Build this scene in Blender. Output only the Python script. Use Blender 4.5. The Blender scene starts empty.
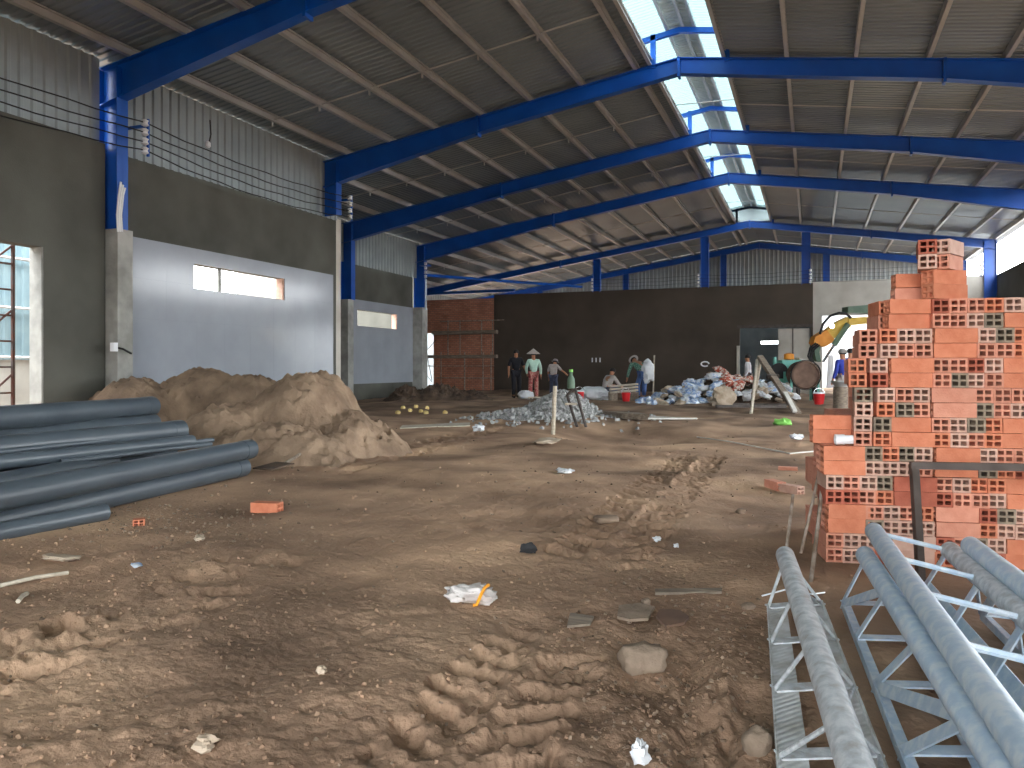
import bpy, bmesh, math, random
import numpy as np
from mathutils import Vector, Matrix, Euler

random.seed(7)
rng = np.random.default_rng(11)
sc = bpy.context.scene
COL = sc.collection

# ------------------------------------------------------------------ camera, sky, exposure
FPX, U0, V0, EYE = 770.0, 512.0, 367.0, 1.1      # focal length in pixels, principal point, eye height (m)
YAW = math.radians(21.35)
FW = Vector((-math.sin(YAW), math.cos(YAW), 0)); RT = Vector((math.cos(YAW), math.sin(YAW), 0))
cam_d = bpy.data.cameras.new('camera'); cam = bpy.data.objects.new('camera', cam_d); COL.objects.link(cam)
cam.location = (0, 0, EYE); cam.rotation_euler = (math.pi / 2, 0, YAW)
cam_d.sensor_width = 36.0; cam_d.lens = 36.0 * FPX / 1024.0; cam_d.shift_y = -(384.0 - V0) / 1024.0
cam_d.clip_start = 0.05; cam_d.clip_end = 400
sc.camera = cam

world = bpy.data.worlds.new('overcast_sky'); sc.world = world; world.use_nodes = True
bg = world.node_tree.nodes['Background']
bg.inputs[0].default_value = (0.93, 0.97, 1.0, 1); bg.inputs[1].default_value = 8.0
sc.view_settings.view_transform = 'Standard'
sc.view_settings.look = 'None'
sc.view_settings.gamma = 1.0
sc.view_settings.use_curve_mapping = False
sc.view_settings.exposure = 0.6
sc.cycles.max_bounces = 10; sc.cycles.diffuse_bounces = 6; sc.cycles.glossy_bounces = 4
sc.cycles.use_denoising = True

# ------------------------------------------------------------------ pixel -> place
def ray(u, v): return FW + RT * ((u - U0) / FPX) + Vector((0, 0, (V0 - v) / FPX))
def at_t(u, v, t): return Vector((0, 0, EYE)) + ray(u, v) * t
def P(u, v, z=0.0): return at_t(u, v, (EYE - z) * FPX / (v - V0))
def onX(u, v, X): r = ray(u, v); return at_t(u, v, X / r.x)
def onY(u, v, Y): r = ray(u, v); return at_t(u, v, Y / r.y)
def W(a, t, z): return RT * a + FW * t + Vector((0, 0, z))

# ------------------------------------------------------------------ noise (numpy)
def _hash(ix, iy, seed):
    n = (ix.astype(np.int64) * 374761393 + iy.astype(np.int64) * 668265263 + seed * 1442695041) & 0x7fffffff
    n = ((n ^ (n >> 13)) * 1274126177) & 0x7fffffff
    n = n ^ (n >> 16)
    return (n & 0xffff) / 65535.0
def vnoise(x, y, seed=0):
    x = np.asarray(x, float); y = np.asarray(y, float)
    ix = np.floor(x); iy = np.floor(y); fx = x - ix; fy = y - iy
    fx = fx * fx * fx * (fx * (fx * 6 - 15) + 10); fy = fy * fy * fy * (fy * (fy * 6 - 15) + 10)
    a = _hash(ix, iy, seed); b = _hash(ix + 1, iy, seed); c = _hash(ix, iy + 1, seed); d = _hash(ix + 1, iy + 1, seed)
    return (a + (b - a) * fx + (c - a) * fy + (a - b - c + d) * fx * fy) * 2 - 1
def fbm(x, y, oct=4, seed=0, gain=.5, lac=2.03):
    s = 0; a = 1
    for i in range(oct):
        s = s + a * vnoise(x, y, seed + i * 17); x = x * lac + 3.1; y = y * lac + 1.7; a *= gain
    return s

# ------------------------------------------------------------------ materials
MATS = {}
def srgb(r, g, b):
    f = lambda c: (c / 255 / 12.92) if c / 255 <= .04045 else ((c / 255 + .055) / 1.055) ** 2.4
    return (f(r), f(g), f(b), 1)
def mat(name, c1, c2=None, rough=.8, metal=0.0, scale=6.0, detail=6, bump=0.0, bscale=40.0, rand=0.0, stretch=(1, 1, 1), contrast=(.35, .65), spec=.4, c3=None, r2=None):
    m = bpy.data.materials.new(name); m.use_nodes = True; MATS[name] = m
    nt = m.node_tree; N = nt.nodes; L = nt.links; b = N['Principled BSDF']
    b.inputs['Roughness'].default_value = rough; b.inputs['Metallic'].default_value = metal
    b.inputs['Specular IOR Level'].default_value = spec
    tc = N.new('ShaderNodeTexCoord'); mp = N.new('ShaderNodeMapping'); L.new(tc.outputs['Object'], mp.inputs['Vector'])
    mp.inputs['Scale'].default_value = stretch
    nz = N.new('ShaderNodeTexNoise'); nz.inputs['Scale'].default_value = scale; nz.inputs['Detail'].default_value = detail
    L.new(mp.outputs[0], nz.inputs['Vector'])
    cr = N.new('ShaderNodeValToRGB'); L.new(nz.outputs['Fac'], cr.inputs[0])
    cr.color_ramp.elements[0].position = contrast[0]; cr.color_ramp.elements[1].position = contrast[1]
    cr.color_ramp.elements[0].color = c1; cr.color_ramp.elements[1].color = c2 or c1
    if c3: e = cr.color_ramp.elements.new((contrast[0] + contrast[1]) / 2); e.color = c3
    out = cr.outputs[0]
    if rand > 0:
        oi = N.new('ShaderNodeObjectInfo'); hs = N.new('ShaderNodeHueSaturation')
        mr = N.new('ShaderNodeMapRange'); mr.inputs[3].default_value = 1 - rand; mr.inputs[4].default_value = 1 + rand
        L.new(oi.outputs['Random'], mr.inputs[0]); L.new(mr.outputs[0], hs.inputs['Value']); L.new(out, hs.inputs['Color']); out = hs.outputs[0]
    L.new(out, b.inputs['Base Color'])
    if r2 is not None:
        mr = N.new('ShaderNodeMapRange'); mr.inputs[1].default_value = contrast[0]; mr.inputs[2].default_value = contrast[1]
        mr.inputs[3].default_value = rough; mr.inputs[4].default_value = r2
        L.new(nz.outputs['Fac'], mr.inputs[0]); L.new(mr.outputs[0], b.inputs['Roughness'])
    if bump > 0:
        n2 = N.new('ShaderNodeTexNoise'); n2.inputs['Scale'].default_value = bscale; n2.inputs['Detail'].default_value = 5
        L.new(mp.outputs[0], n2.inputs['Vector'])
        bp = N.new('ShaderNodeBump'); bp.inputs['Strength'].default_value = bump; bp.inputs['Distance'].default_value = .02
        L.new(n2.outputs['Fac'], bp.inputs['Height']); L.new(bp.outputs[0], b.inputs['Normal'])
    return m

mat('earth', srgb(94, 75, 61), srgb(164, 137, 113), .92, scale=.9, detail=10, bump=.7, bscale=30, c3=srgb(134, 110, 91), contrast=(.3, .7), r2=.97, spec=.25)
mat('dark_earth', srgb(64, 51, 42), srgb(98, 80, 65), .9, scale=5, bump=.8, bscale=20)
mat('sand', srgb(128, 107, 89), srgb(164, 140, 117), .95, scale=3, detail=8, bump=.6, bscale=35, spec=.2)
mat('sand_damp', srgb(98, 82, 68), srgb(136, 115, 95), .95, scale=2.4, detail=8, bump=.6, bscale=30, spec=.2)
mat('plaster_grey', srgb(70, 70, 64), srgb(98, 98, 91), .9, scale=.7, detail=7, bump=.15, bscale=60, contrast=(.3, .72))
mat('plaster_brown', srgb(74, 65, 57), srgb(88, 78, 69), .92, scale=.6, detail=7, bump=.15, bscale=60)
mat('plaster_light', srgb(188, 182, 172), srgb(210, 205, 196), .9, scale=1.2, bump=.1, bscale=50)
mat('concrete', srgb(135, 135, 130), srgb(172, 171, 165), .9, scale=2.5, detail=8, bump=.3, bscale=30)
mat('white_tile', srgb(146, 151, 159), srgb(154, 159, 167), .14, scale=1.5, spec=.5)
mat('grout', srgb(140, 144, 150), None, .8)
mat('red_masonry', srgb(120, 66, 48), srgb(165, 92, 64), .9, scale=3)
mat('blue_steel', srgb(5, 76, 168), srgb(10, 86, 182), .34, scale=2, rand=.04, spec=.5)
mat('cladding', srgb(142, 152, 155), srgb(156, 165, 167), .45, metal=.35, scale=1.5)
mat('roof_sheet', srgb(126, 138, 146), srgb(136, 148, 155), .34, metal=.3, scale=.8)
mat('purlin', srgb(178, 180, 180), srgb(190, 192, 192), .42, metal=.3, scale=3)
mat('pvc_grey', srgb(72, 81, 89), srgb(83, 92, 99), .38, scale=2, spec=.45)
mat('galv_blue', srgb(172, 192, 210), srgb(204, 214, 221), .45, scale=22, detail=8, bump=.15, bscale=60, contrast=(.3, .62), c3=srgb(180, 198, 214), rand=.05)
mat('galv_grey', srgb(172, 172, 170), srgb(212, 215, 217), .45, scale=26, detail=9, bump=.25, bscale=70, contrast=(.32, .6), c3=srgb(188, 194, 198))
mat('dark_steel', srgb(74, 66, 62), srgb(92, 84, 79), .5, scale=8, metal=.3)
mat('rust_steel', srgb(96, 58, 46), srgb(84, 74, 72), .6, scale=6, metal=.3)
mat('black_cable', srgb(22, 22, 24), None, .5)
mat('porcelain', srgb(230, 232, 234), None, .25)
mat('rebar', srgb(120, 100, 84), srgb(170, 158, 146), .7, scale=14)
mat('wood_grey', srgb(112, 100, 88), srgb(150, 136, 120), .85, scale=4, stretch=(1, 9, 9), bump=.2)
mat('wood_pale', srgb(176, 164, 146), srgb(200, 190, 172), .85, scale=3, stretch=(1, 8, 8))
mat('board_white', srgb(190, 186, 178), srgb(212, 208, 200), .8, scale=3)
mat('stone_block', srgb(116, 100, 85), srgb(150, 132, 114), .92, scale=6, bump=.5, bscale=26)
mat('gravel', srgb(128, 128, 126), srgb(176, 176, 174), .9, scale=9, rand=.1)
mat('gravel_grey', srgb(120, 120, 118), srgb(196, 196, 194), .9, scale=28, detail=3, bump=.8, bscale=40)
mat('pebble', srgb(96, 79, 65), srgb(146, 126, 107), .9, scale=5)
mat('sack_white', srgb(206, 208, 212), srgb(226, 228, 230), .7, scale=6, bump=.4, bscale=16, rand=.12)
mat('sack_blue', srgb(150, 176, 214), srgb(222, 228, 236), .7, scale=7, bump=.4, bscale=16, contrast=(.45, .55), rand=.1)
mat('sack_red', srgb(178, 84, 60), srgb(214, 204, 192), .7, scale=8, bump=.4, bscale=16, contrast=(.47, .56), rand=.1)
mat('sack_tan', srgb(170, 150, 128), srgb(198, 182, 162), .8, scale=6, bump=.4, bscale=16, rand=.1)
mat('red_plastic', srgb(206, 40, 44), None, .35)
mat('yellow_stone', srgb(206, 178, 104), srgb(226, 206, 150), .8, scale=8, rand=.1)
mat('green_plastic', srgb(126, 200, 92), srgb(150, 214, 110), .5, scale=6)
mat('orange_strap', srgb(236, 160, 40), None, .5)
mat('print_bag', srgb(206, 200, 196), srgb(190, 178, 172), .6, scale=9, contrast=(.5, .62), bump=.6, bscale=14)
mat('black_rubber', srgb(38, 38, 40), None, .7)
mat('teal_paint', srgb(104, 176, 160), srgb(128, 196, 180), .45, scale=5)
mat('drum_brown', srgb(96, 74, 62), srgb(124, 98, 82), .7, scale=5)
mat('yellow_paint', srgb(222, 180, 70), srgb(232, 196, 92), .45, scale=4)
mat('orange_paint', srgb(220, 138, 44), srgb(232, 156, 60), .45, scale=4)
mat('green_paint', srgb(86, 110, 92), srgb(104, 126, 106), .5, scale=4)
mat('chrome', srgb(200, 204, 206), None, .25, metal=.9)
mat('skin', srgb(176, 122, 92), None, .6)
mat('hair_black', srgb(24, 20, 20), None, .6)
mat('cloth_black', srgb(26, 26, 32), srgb(34, 34, 42), .85, scale=20)
mat('cloth_mint', srgb(178, 212, 196), srgb(192, 224, 208), .85, scale=20)
mat('cloth_floral', srgb(150, 60, 66), srgb(176, 130, 116), .85, scale=26, contrast=(.45, .55))
mat('cloth_yellow', srgb(206, 186, 80), None, .85)
mat('cloth_grey', srgb(168, 158, 152), srgb(182, 172, 166), .85, scale=20)
mat('cloth_navy', srgb(60, 66, 86), srgb(72, 78, 98), .85, scale=20)
mat('cloth_camo', srgb(74, 120, 104), srgb(128, 168, 150), .85, scale=22, contrast=(.44, .56))
mat('cloth_white', srgb(226, 224, 226), srgb(236, 234, 236), .85, scale=20)
mat('cloth_blue', srgb(44, 58, 150), srgb(54, 68, 164), .85, scale=20)
mat('cloth_jeans', srgb(66, 92, 140), srgb(80, 106, 152), .85, scale=20)
mat('straw', srgb(178, 168, 158), srgb(196, 186, 174), .85, scale=30)
mat('hat_grey', srgb(150, 146, 142), None, .85)
mat('aluminium', srgb(196, 200, 204), None, .4, metal=.6)
mat('room_wall', srgb(128, 138, 142), srgb(144, 153, 157), .6, scale=2)
mat('fence_blue', srgb(118, 142, 150), srgb(134, 156, 162), .5, scale=2)
mat('yard_wall', srgb(214, 222, 226), srgb(226, 232, 235), .8, scale=1.5)
mat('sheet_light', srgb(188, 200, 200), srgb(198, 208, 208), .6, scale=3)
mat('ext_concrete', srgb(150, 148, 141), srgb(166, 164, 157), .9, scale=2)
BRK = {
 'orange': mat('clay_orange', srgb(198, 118, 86), srgb(212, 136, 104), .85, scale=14, bump=.12, bscale=90, rand=.08),
 'salmon': mat('clay_salmon', srgb(198, 132, 108), srgb(212, 150, 126), .85, scale=14, bump=.12, bscale=90, rand=.08),
 'pale pink': mat('clay_pale', srgb(194, 154, 136), srgb(208, 172, 154), .85, scale=14, bump=.12, bscale=90, rand=.08),
 'dark red': mat('clay_dark', srgb(160, 84, 64), srgb(182, 104, 82), .85, scale=14, bump=.12, bscale=90, rand=.08),
 'smoke-grey': mat('clay_smoke', srgb(120, 108, 94), srgb(158, 140, 120), .85, scale=18, bump=.12, bscale=90, rand=.1),
}
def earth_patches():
    """dry sandy middle of the floor, also lightened for missing daylight; damp earth elsewhere"""
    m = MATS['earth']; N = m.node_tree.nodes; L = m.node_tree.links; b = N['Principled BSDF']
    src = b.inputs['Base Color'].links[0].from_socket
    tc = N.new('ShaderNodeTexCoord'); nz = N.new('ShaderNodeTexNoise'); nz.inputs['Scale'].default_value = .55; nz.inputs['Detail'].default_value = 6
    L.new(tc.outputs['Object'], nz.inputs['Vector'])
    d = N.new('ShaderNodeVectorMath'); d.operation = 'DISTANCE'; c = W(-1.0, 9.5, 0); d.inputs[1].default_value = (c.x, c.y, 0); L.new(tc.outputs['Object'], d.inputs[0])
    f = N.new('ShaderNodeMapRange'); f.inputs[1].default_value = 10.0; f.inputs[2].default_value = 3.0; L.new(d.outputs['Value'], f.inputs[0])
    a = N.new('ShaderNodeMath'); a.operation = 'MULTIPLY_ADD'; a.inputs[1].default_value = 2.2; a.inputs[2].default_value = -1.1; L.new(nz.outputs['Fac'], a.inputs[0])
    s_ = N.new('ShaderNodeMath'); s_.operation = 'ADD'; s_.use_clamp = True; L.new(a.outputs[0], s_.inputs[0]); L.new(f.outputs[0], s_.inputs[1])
    hs = N.new('ShaderNodeHueSaturation'); hs.inputs['Value'].default_value = 1.75; hs.inputs['Saturation'].default_value = 1.05; L.new(src, hs.inputs['Color'])  # brightening stands in for daylight that doesn't reach the middle floor
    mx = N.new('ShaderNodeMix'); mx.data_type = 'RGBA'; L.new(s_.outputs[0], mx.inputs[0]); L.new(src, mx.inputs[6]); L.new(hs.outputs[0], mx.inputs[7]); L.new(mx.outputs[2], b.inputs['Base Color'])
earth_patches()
# far masonry wall: bricks too small to tell apart -> brick texture
def brickwall_mat():
    m = bpy.data.materials.new('far_masonry'); m.use_nodes = True; MATS['far_masonry'] = m
    nt = m.node_tree; N = nt.nodes; L = nt.links; b = N['Principled BSDF']; b.inputs['Roughness'].default_value = .92
    tc = N.new('ShaderNodeTexCoord'); mp = N.new('ShaderNodeMapping'); mp.inputs['Rotation'].default_value = (math.radians(-90), 0, 0)
    L.new(tc.outputs['Object'], mp.inputs[0])
    br = N.new('ShaderNodeTexBrick'); L.new(mp.outputs[0], br.inputs['Vector'])
    br.inputs['Color1'].default_value = srgb(210, 146, 118); br.inputs['Color2'].default_value = srgb(190, 124, 98); br.inputs['Mortar'].default_value = srgb(140, 116, 102)
    br.inputs['Scale'].default_value = 1; br.inputs['Mortar Size'].default_value = .008; br.inputs['Brick Width'].default_value = .2; br.inputs['Row Height'].default_value = .09
    nz = N.new('ShaderNodeTexNoise'); nz.inputs['Scale'].default_value = 1.1
    L.new(tc.outputs['Object'], nz.inputs['Vector'])
    mx = N.new('ShaderNodeMix'); mx.data_type = 'RGBA'; mx.blend_type = 'MULTIPLY'; mx.inputs[0].default_value = .5
    cr = N.new('ShaderNodeValToRGB'); cr.color_ramp.elements[0].position = .35; cr.color_ramp.elements[0].color = (.55, .5, .48, 1); cr.color_ramp.elements[1].position = .6
    L.new(nz.outputs['Fac'], cr.inputs[0]); L.new(br.outputs['Color'], mx.inputs[6]); L.new(cr.outputs[0], mx.inputs[7]); L.new(mx.outputs[2], b.inputs['Base Color'])
    return m
brickwall_mat()
# translucent skylight sheet
def skylight_mat():
    m = bpy.data.materials.new('skylight_sheet'); m.use_nodes = True; MATS['skylight_sheet'] = m
    nt = m.node_tree; N = nt.nodes; L = nt.links; b = N['Principled BSDF']
    b.inputs['Base Color'].default_value = (.34, .52, .52, 1); b.inputs['Roughness'].default_value = .4
    t = N.new('ShaderNodeBsdfTranslucent'); t.inputs[0].default_value = (.105, .155, .153, 1)
    mx = N.new('ShaderNodeMixShader'); mx.inputs[0].default_value = .8
    L.new(b.outputs[0], mx.inputs[1]); L.new(t.outputs[0], mx.inputs[2]); L.new(mx.outputs[0], N['Material Output'].inputs[0])
skylight_mat()
# checker-plate for the truss strips
def plate_mat():
    m = mat('tread_plate', srgb(170, 168, 162), srgb(206, 208, 208), .5, scale=10, detail=8, contrast=(.3, .6))
    nt = m.node_tree; N = nt.nodes; L = nt.links; b = N['Principled BSDF']
    tc = N.new('ShaderNodeTexCoord'); mp = N.new('ShaderNodeMapping'); mp.inputs['Rotation'].default_value = (0, 0, math.radians(38)); L.new(tc.outputs['Object'], mp.inputs[0])
    wv = N.new('ShaderNodeTexWave'); wv.inputs['Scale'].default_value = 14; wv.inputs['Distortion'].default_value = 1.2; L.new(mp.outputs[0], wv.inputs[0])
    bp = N.new('ShaderNodeBump'); bp.inputs['Strength'].default_value = .5; bp.inputs['Distance'].default_value = .004
    L.new(wv.outputs['Fac'], bp.inputs['Height']); L.new(bp.outputs[0], b.inputs['Normal'])
plate_mat()
def lamp_mat():
    m = bpy.data.materials.new('lamp_glow'); m.use_nodes = True; MATS['lamp_glow'] = m
    b = m.node_tree.nodes['Principled BSDF']; b.inputs['Emission Color'].default_value = (1, .86, .55, 1); b.inputs['Emission Strength'].default_value = 60
lamp_mat()

# ------------------------------------------------------------------ mesh builder
ORG = {}
class MB:
    def __init__(s): s.v = []; s.f = []
    def add(s, vs, fs):
        k = len(s.v); s.v += [tuple(p) for p in vs]; s.f += [tuple(i + k for i in f) for f in fs]; return s
    def box(s, c, size, rot=None):
        c = Vector(c); h = Vector(size) / 2
        R = rot if isinstance(rot, Matrix) else (Euler(rot).to_matrix() if rot else Matrix.Identity(3))
        vs = [c + R @ Vector((x * h.x, y * h.y, z * h.z)) for x in (-1, 1) for y in (-1, 1) for z in (-1, 1)]
        return s.add(vs, [(0, 1, 3, 2), (4, 6, 7, 5), (0, 4, 5, 1), (2, 3, 7, 6), (0, 2, 6, 4), (1, 5, 7, 3)])
    def bx(s, x0, x1, y0, y1, z0, z1): return s.box(((x0 + x1) / 2, (y0 + y1) / 2, (z0 + z1) / 2), (x1 - x0, y1 - y0, z1 - z0))
    def bar(s, p, q, w, h, up=(0, 0, 1)):
        p = Vector(p); q = Vector(q); d = (q - p); L = d.length; d.normalize(); up = Vector(up)
        x = d.cross(up)
        if x.length < 1e-4: x = d.cross(Vector((1, 0, 0)))
        x.normalize(); z = x.cross(d)
        return s.box((p + q) / 2, (w, L, h), Matrix((x, d, z)).transposed())
    def tube(s, pts, r, n=10, caps=True, r1=None):
        pts = [Vector(p) for p in pts]; rings = []; x = None
        for i, p in enumerate(pts):
            d = (pts[min(i + 1, len(pts) - 1)] - pts[max(i - 1, 0)]).normalized()
            if x is None:
                x = d.cross(Vector((0, 0, 1)))
                if x.length < 1e-3: x = d.cross(Vector((1, 0, 0)))
            x = (x - d * x.dot(d)).normalized(); y = d.cross(x)
            rr = r if r1 is None else r + (r1 - r) * i / (len(pts) - 1)
            rings.append([p + (x * math.cos(2 * math.pi * k / n) + y * math.sin(2 * math.pi * k / n)) * rr for k in range(n)])
        vs = [p for rg in rings for p in rg]; fs = []
        for i in range(len(rings) - 1):
            for k in range(n): fs.append((i * n + k, i * n + (k + 1) % n, (i + 1) * n + (k + 1) % n, (i + 1) * n + k))
        if caps: fs.append(tuple(range(n))[::-1]); fs.append(tuple((len(rings) - 1) * n + k for k in range(n)))
        return s.add(vs, fs)
    def pipe(s, p, q, r, wall, n=28):       # hollow pipe with open ends
        p = Vector(p); q = Vector(q); d = (q - p).normalized(); x = d.cross(Vector((0, 0, 1))).normalized(); y = d.cross(x); vs = []
        for (c, rr) in ((p, r), (q, r), (q, r - wall), (p, r - wall)):
            vs += [c + (x * math.cos(2 * math.pi * k / n) + y * math.sin(2 * math.pi * k / n)) * rr for k in range(n)]
        fs = []
        for i in range(4):
            j = (i + 1) % 4
            for k in range(n): fs.append((i * n + k, i * n + (k + 1) % n, j * n + (k + 1) % n, j * n + k))
        return s.add(vs, fs)
    def lathe(s, prof, n=20, M=None, caps=True):
        M = M or Matrix.Identity(4); vs = []; fs = []
        for (r, z) in prof:
            for k in range(n): vs.append(M @ Vector((r * math.cos(2 * math.pi * k / n), r * math.sin(2 * math.pi * k / n), z)))
        for i in range(len(prof) - 1):
            for k in range(n): fs.append((i * n + k, i * n + (k + 1) % n, (i + 1) * n + (k + 1) % n, (i + 1) * n + k))
        if caps: fs.append(tuple(range(n))[::-1]); fs.append(tuple((len(prof) - 1) * n + k for k in range(n)))
        return s.add(vs, fs)
    def prism(s, poly, d):                   # polygon (3D points) extruded by vector d
        n = len(poly); d = Vector(d); vs = [Vector(p) for p in poly] + [Vector(p) + d for p in poly]
        fs = [tuple(range(n))[::-1], tuple(range(n, 2 * n))] + [(k, (k + 1) % n, n + (k + 1) % n, n + k) for k in range(n)]
        return s.add(vs, fs)
    def build(s, name, m, parent=None, smooth=False, origin=None, recalc=True):
        V = s.v
        if parent is not None: o0 = ORG[parent.name]
        elif origin is not None: o0 = Vector(origin)
        else:
            xs = [p[0] for p in V]; ys = [p[1] for p in V]; zs = [p[2] for p in V]
            o0 = Vector(((min(xs) + max(xs)) / 2, (min(ys) + max(ys)) / 2, min(zs)))
        me = bpy.data.meshes.new(name)
        me.from_pydata([(p[0] - o0.x, p[1] - o0.y, p[2] - o0.z) for p in V], [], s.f)
        if recalc:
            b = bmesh.new(); b.from_mesh(me); bmesh.ops.recalc_face_normals(b, faces=b.faces); b.to_mesh(me); b.free()
        if smooth:
            me.polygons.foreach_set('use_smooth', [True] * len(me.polygons))
            try: me.set_sharp_from_angle(angle=math.radians(40))
            except Exception: pass
        me.materials.append(MATS[m] if isinstance(m, str) else m)
        o = bpy.data.objects.new(name, me); COL.objects.link(o)
        if parent is not None: o.parent = parent
        else: o.location = o0
        ORG[o.name] = o0
        return o
def tag(o, label=None, cat=None, group=None, kind=None):
    if label: o['label'] = label
    if cat: o['category'] = cat
    if group: o['group'] = group
    if kind: o['kind'] = kind
    return o
def thing(name, loc, label, cat, group=None, kind=None):
    o = bpy.data.objects.new(name, None); COL.objects.link(o); o.location = loc; o.empty_display_size = .2
    ORG[o.name] = Vector(loc); return tag(o, label, cat, group, kind)
def struct(o, label=None): o['kind'] = 'structure'; return tag(o, label)
def link_copy(src, parent=None):
    c = src.copy(); COL.objects.link(c); c.parent = parent; return c

# ------------------------------------------------------------------ building dimensions (m)
XL1, XL2, XL3, XR, YB, YG = -10.95, -13.8, -18.6, 6.5, 34.0, 40.4
XRIDGE, ZRIDGE, SLOPE = -2.5, 7.28, .15
YFR = [4.0, 9.42, 15.6, 20.6, 25.4, 34.0, YG - .3]
YFRONT = -6.0
def ztop(x): return ZRIDGE - SLOPE * abs(x - XRIDGE)        # top of rafters
def xl_at(y): return XL1 if y < 16.0 else (XL2 if y < 25.7 else XL3)

# ------------------------------------------------------------------ ground
def seg_coords(x, y, a, b):
    d = np.array([b.x - a.x, b.y - a.y]); L = np.hypot(*d); d = d / L
    rx = x - a.x; ry = y - a.y
    return rx * d[0] + ry * d[1], rx * -d[1] + ry * d[0], L
def tread(x, y, a, b, width, period, depth, seed):
    s, w, L = seg_coords(x, y, a, b)
    s = s + .03 * fbm(x * 5, y * 5, 3, seed) + .012 * fbm(x * 19, y * 19, 3, seed + 1); w = w + .03 * fbm(x * 4 + 9, y * 4, 3, seed + 3)
    hw = width / 2
    m = np.clip((hw * 1.1 - np.abs(w)) / .05, 0, 1) * np.clip((s + .1) / .3, 0, 1) * np.clip((L + .1 - s) / .5, 0, 1)
    ph = (s + np.where(w > 0, 0, period / 2) - np.abs(w) * .55) / period
    lug = np.clip((np.abs((ph % 1) - .5) - .21) / .07, 0, 1)         # 1 inside the imprint
    centre = np.exp(-(w / .035) ** 2); edge = np.exp(-((np.abs(w) - hw * 1.05) / .05) ** 2)
    wear = np.clip(.65 + .55 * fbm(x * 1.7, y * 1.7, 2, seed + 8) + .5 * fbm(x * 8, y * 8, 3, seed + 12), .05, 1.3)
    h_ = hw * 1.0
    return (-depth * lug * (1 - centre) * (.35 + .8 * np.clip(np.abs(w) / h_, 0, 1)) + depth * .22 * fbm(x * 26, y * 26, 2, seed + 21) + depth * .30 * centre + depth * .30 * edge) * m * wear
TRA = (P(432, 790), P(560, 618)); TRB = (P(590, 560), P(702, 452)); TRC = (P(-60, 690), P(280, 556)); TRD = (P(330, 470), P(520, 420)); TRE = (P(690, 790), P(655, 610))
def ground_h(x, y):
    a = x * RT.x + y * RT.y; t = x * FW.x + y * FW.y; r = np.hypot(x, y)
    near = np.clip(1.15 - r / 26, .25, 1)
    h = .03 * fbm(x * .45, y * .45, 3, 1) + .016 * fbm(x * 1.4, y * 1.4, 4, 5) * near
    h = h + .010 * fbm(x * 6, y * 6, 3, 9) * np.clip(1.2 - r / 12, 0, 1)
    h = h + .006 * fbm(x * 20, y * 20, 2, 29, .5) * np.clip(1.2 - r / 5, 0, 1)
    rough = np.clip(fbm(x * .6 + 4, y * .6, 2, 33) * 1.5, 0, 1)
    h = h + rough * .03 * np.maximum(fbm(x * 3.2, y * 3.2, 4, 40), -.3) * near
    h = h + tread(x, y, TRA[0], TRA[1], .50, .165, .05, 3) + tread(x, y, TRB[0], TRB[1], .60, .20, .05, 13)
    h = h + tread(x, y, TRC[0], TRC[1], .50, .26, .06, 23) + tread(x, y, TRD[0], TRD[1], .6, .35, .06, 43)
    # churned mud by the truss
    m = np.exp(-((a - .62) / .30) ** 2 - ((t - 2.45) / .75) ** 2)
    h = h + m * (.055 * fbm(x * 7, y * 3.0, 4, 60) - .02)
    # scraped ruts and a pit in the middle distance
    c = P(632, 432); d2 = ((x - c.x) * RT.x + (y - c.y) * RT.y) / 1.2; d3 = ((x - c.x) * FW.x + (y - c.y) * FW.y) / 1.6
    h = h - .22 * np.exp(-(d2 ** 2 + d3 ** 2) ** 2)
    c = P(760, 432); d2 = ((x - c.x) * RT.x + (y - c.y) * RT.y) / 1.6; d3 = ((x - c.x) * FW.x + (y - c.y) * FW.y) / 1.1
    h = h - .12 * np.exp(-(d2 ** 2 + d3 ** 2) ** 2)
    far = np.clip((r - 12) / 8, 0, 1)
    h = h + far * .05 * fbm(x * .9, y * .9, 4, 70)
    # keep it level under the brick stack and pipes
    for (ca, ct, rr) in ((2.3, 4.5, 1.0), (-3.2, 6.3, 1.6)):
        k = np.exp(-(((a - ca) / rr) ** 2 + ((t - ct) / rr) ** 2) ** 2); h = h * (1 - .8 * k)
    return h
GRID = {}
def gh(p):                                    # ground height at a point, read from the built floor grid
    if not GRID: return float(ground_h(np.array([p[0]]), np.array([p[1]]))[0])
    a = math.atan2(p[0] * RT.x + p[1] * RT.y, p[0] * FW.x + p[1] * FW.y); r = math.hypot(p[0], p[1])
    if abs(a) > GRID['amax'] or r > 45: return float(ground_h(np.array([p[0]]), np.array([p[1]]))[0])
    i = (a + GRID['amax']) / (2 * GRID['amax']) * (GRID['na'] - 1); i0 = min(int(i), GRID['na'] - 2); fi = i - i0
    j0 = min(max(int(np.searchsorted(GRID['rad'], r)) - 1, 0), len(GRID['rad']) - 2); fj = (r - GRID['rad'][j0]) / (GRID['rad'][j0 + 1] - GRID['rad'][j0]); Z = GRID['Z']
    return float((Z[j0, i0] * (1 - fi) + Z[j0, i0 + 1] * fi) * (1 - fj) + (Z[j0 + 1, i0] * (1 - fi) + Z[j0 + 1, i0 + 1] * fi) * fj)
def onground(u, v):
    p = P(u, v)
    for _ in range(3): p = P(u, v, gh(p))
    return p

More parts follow.
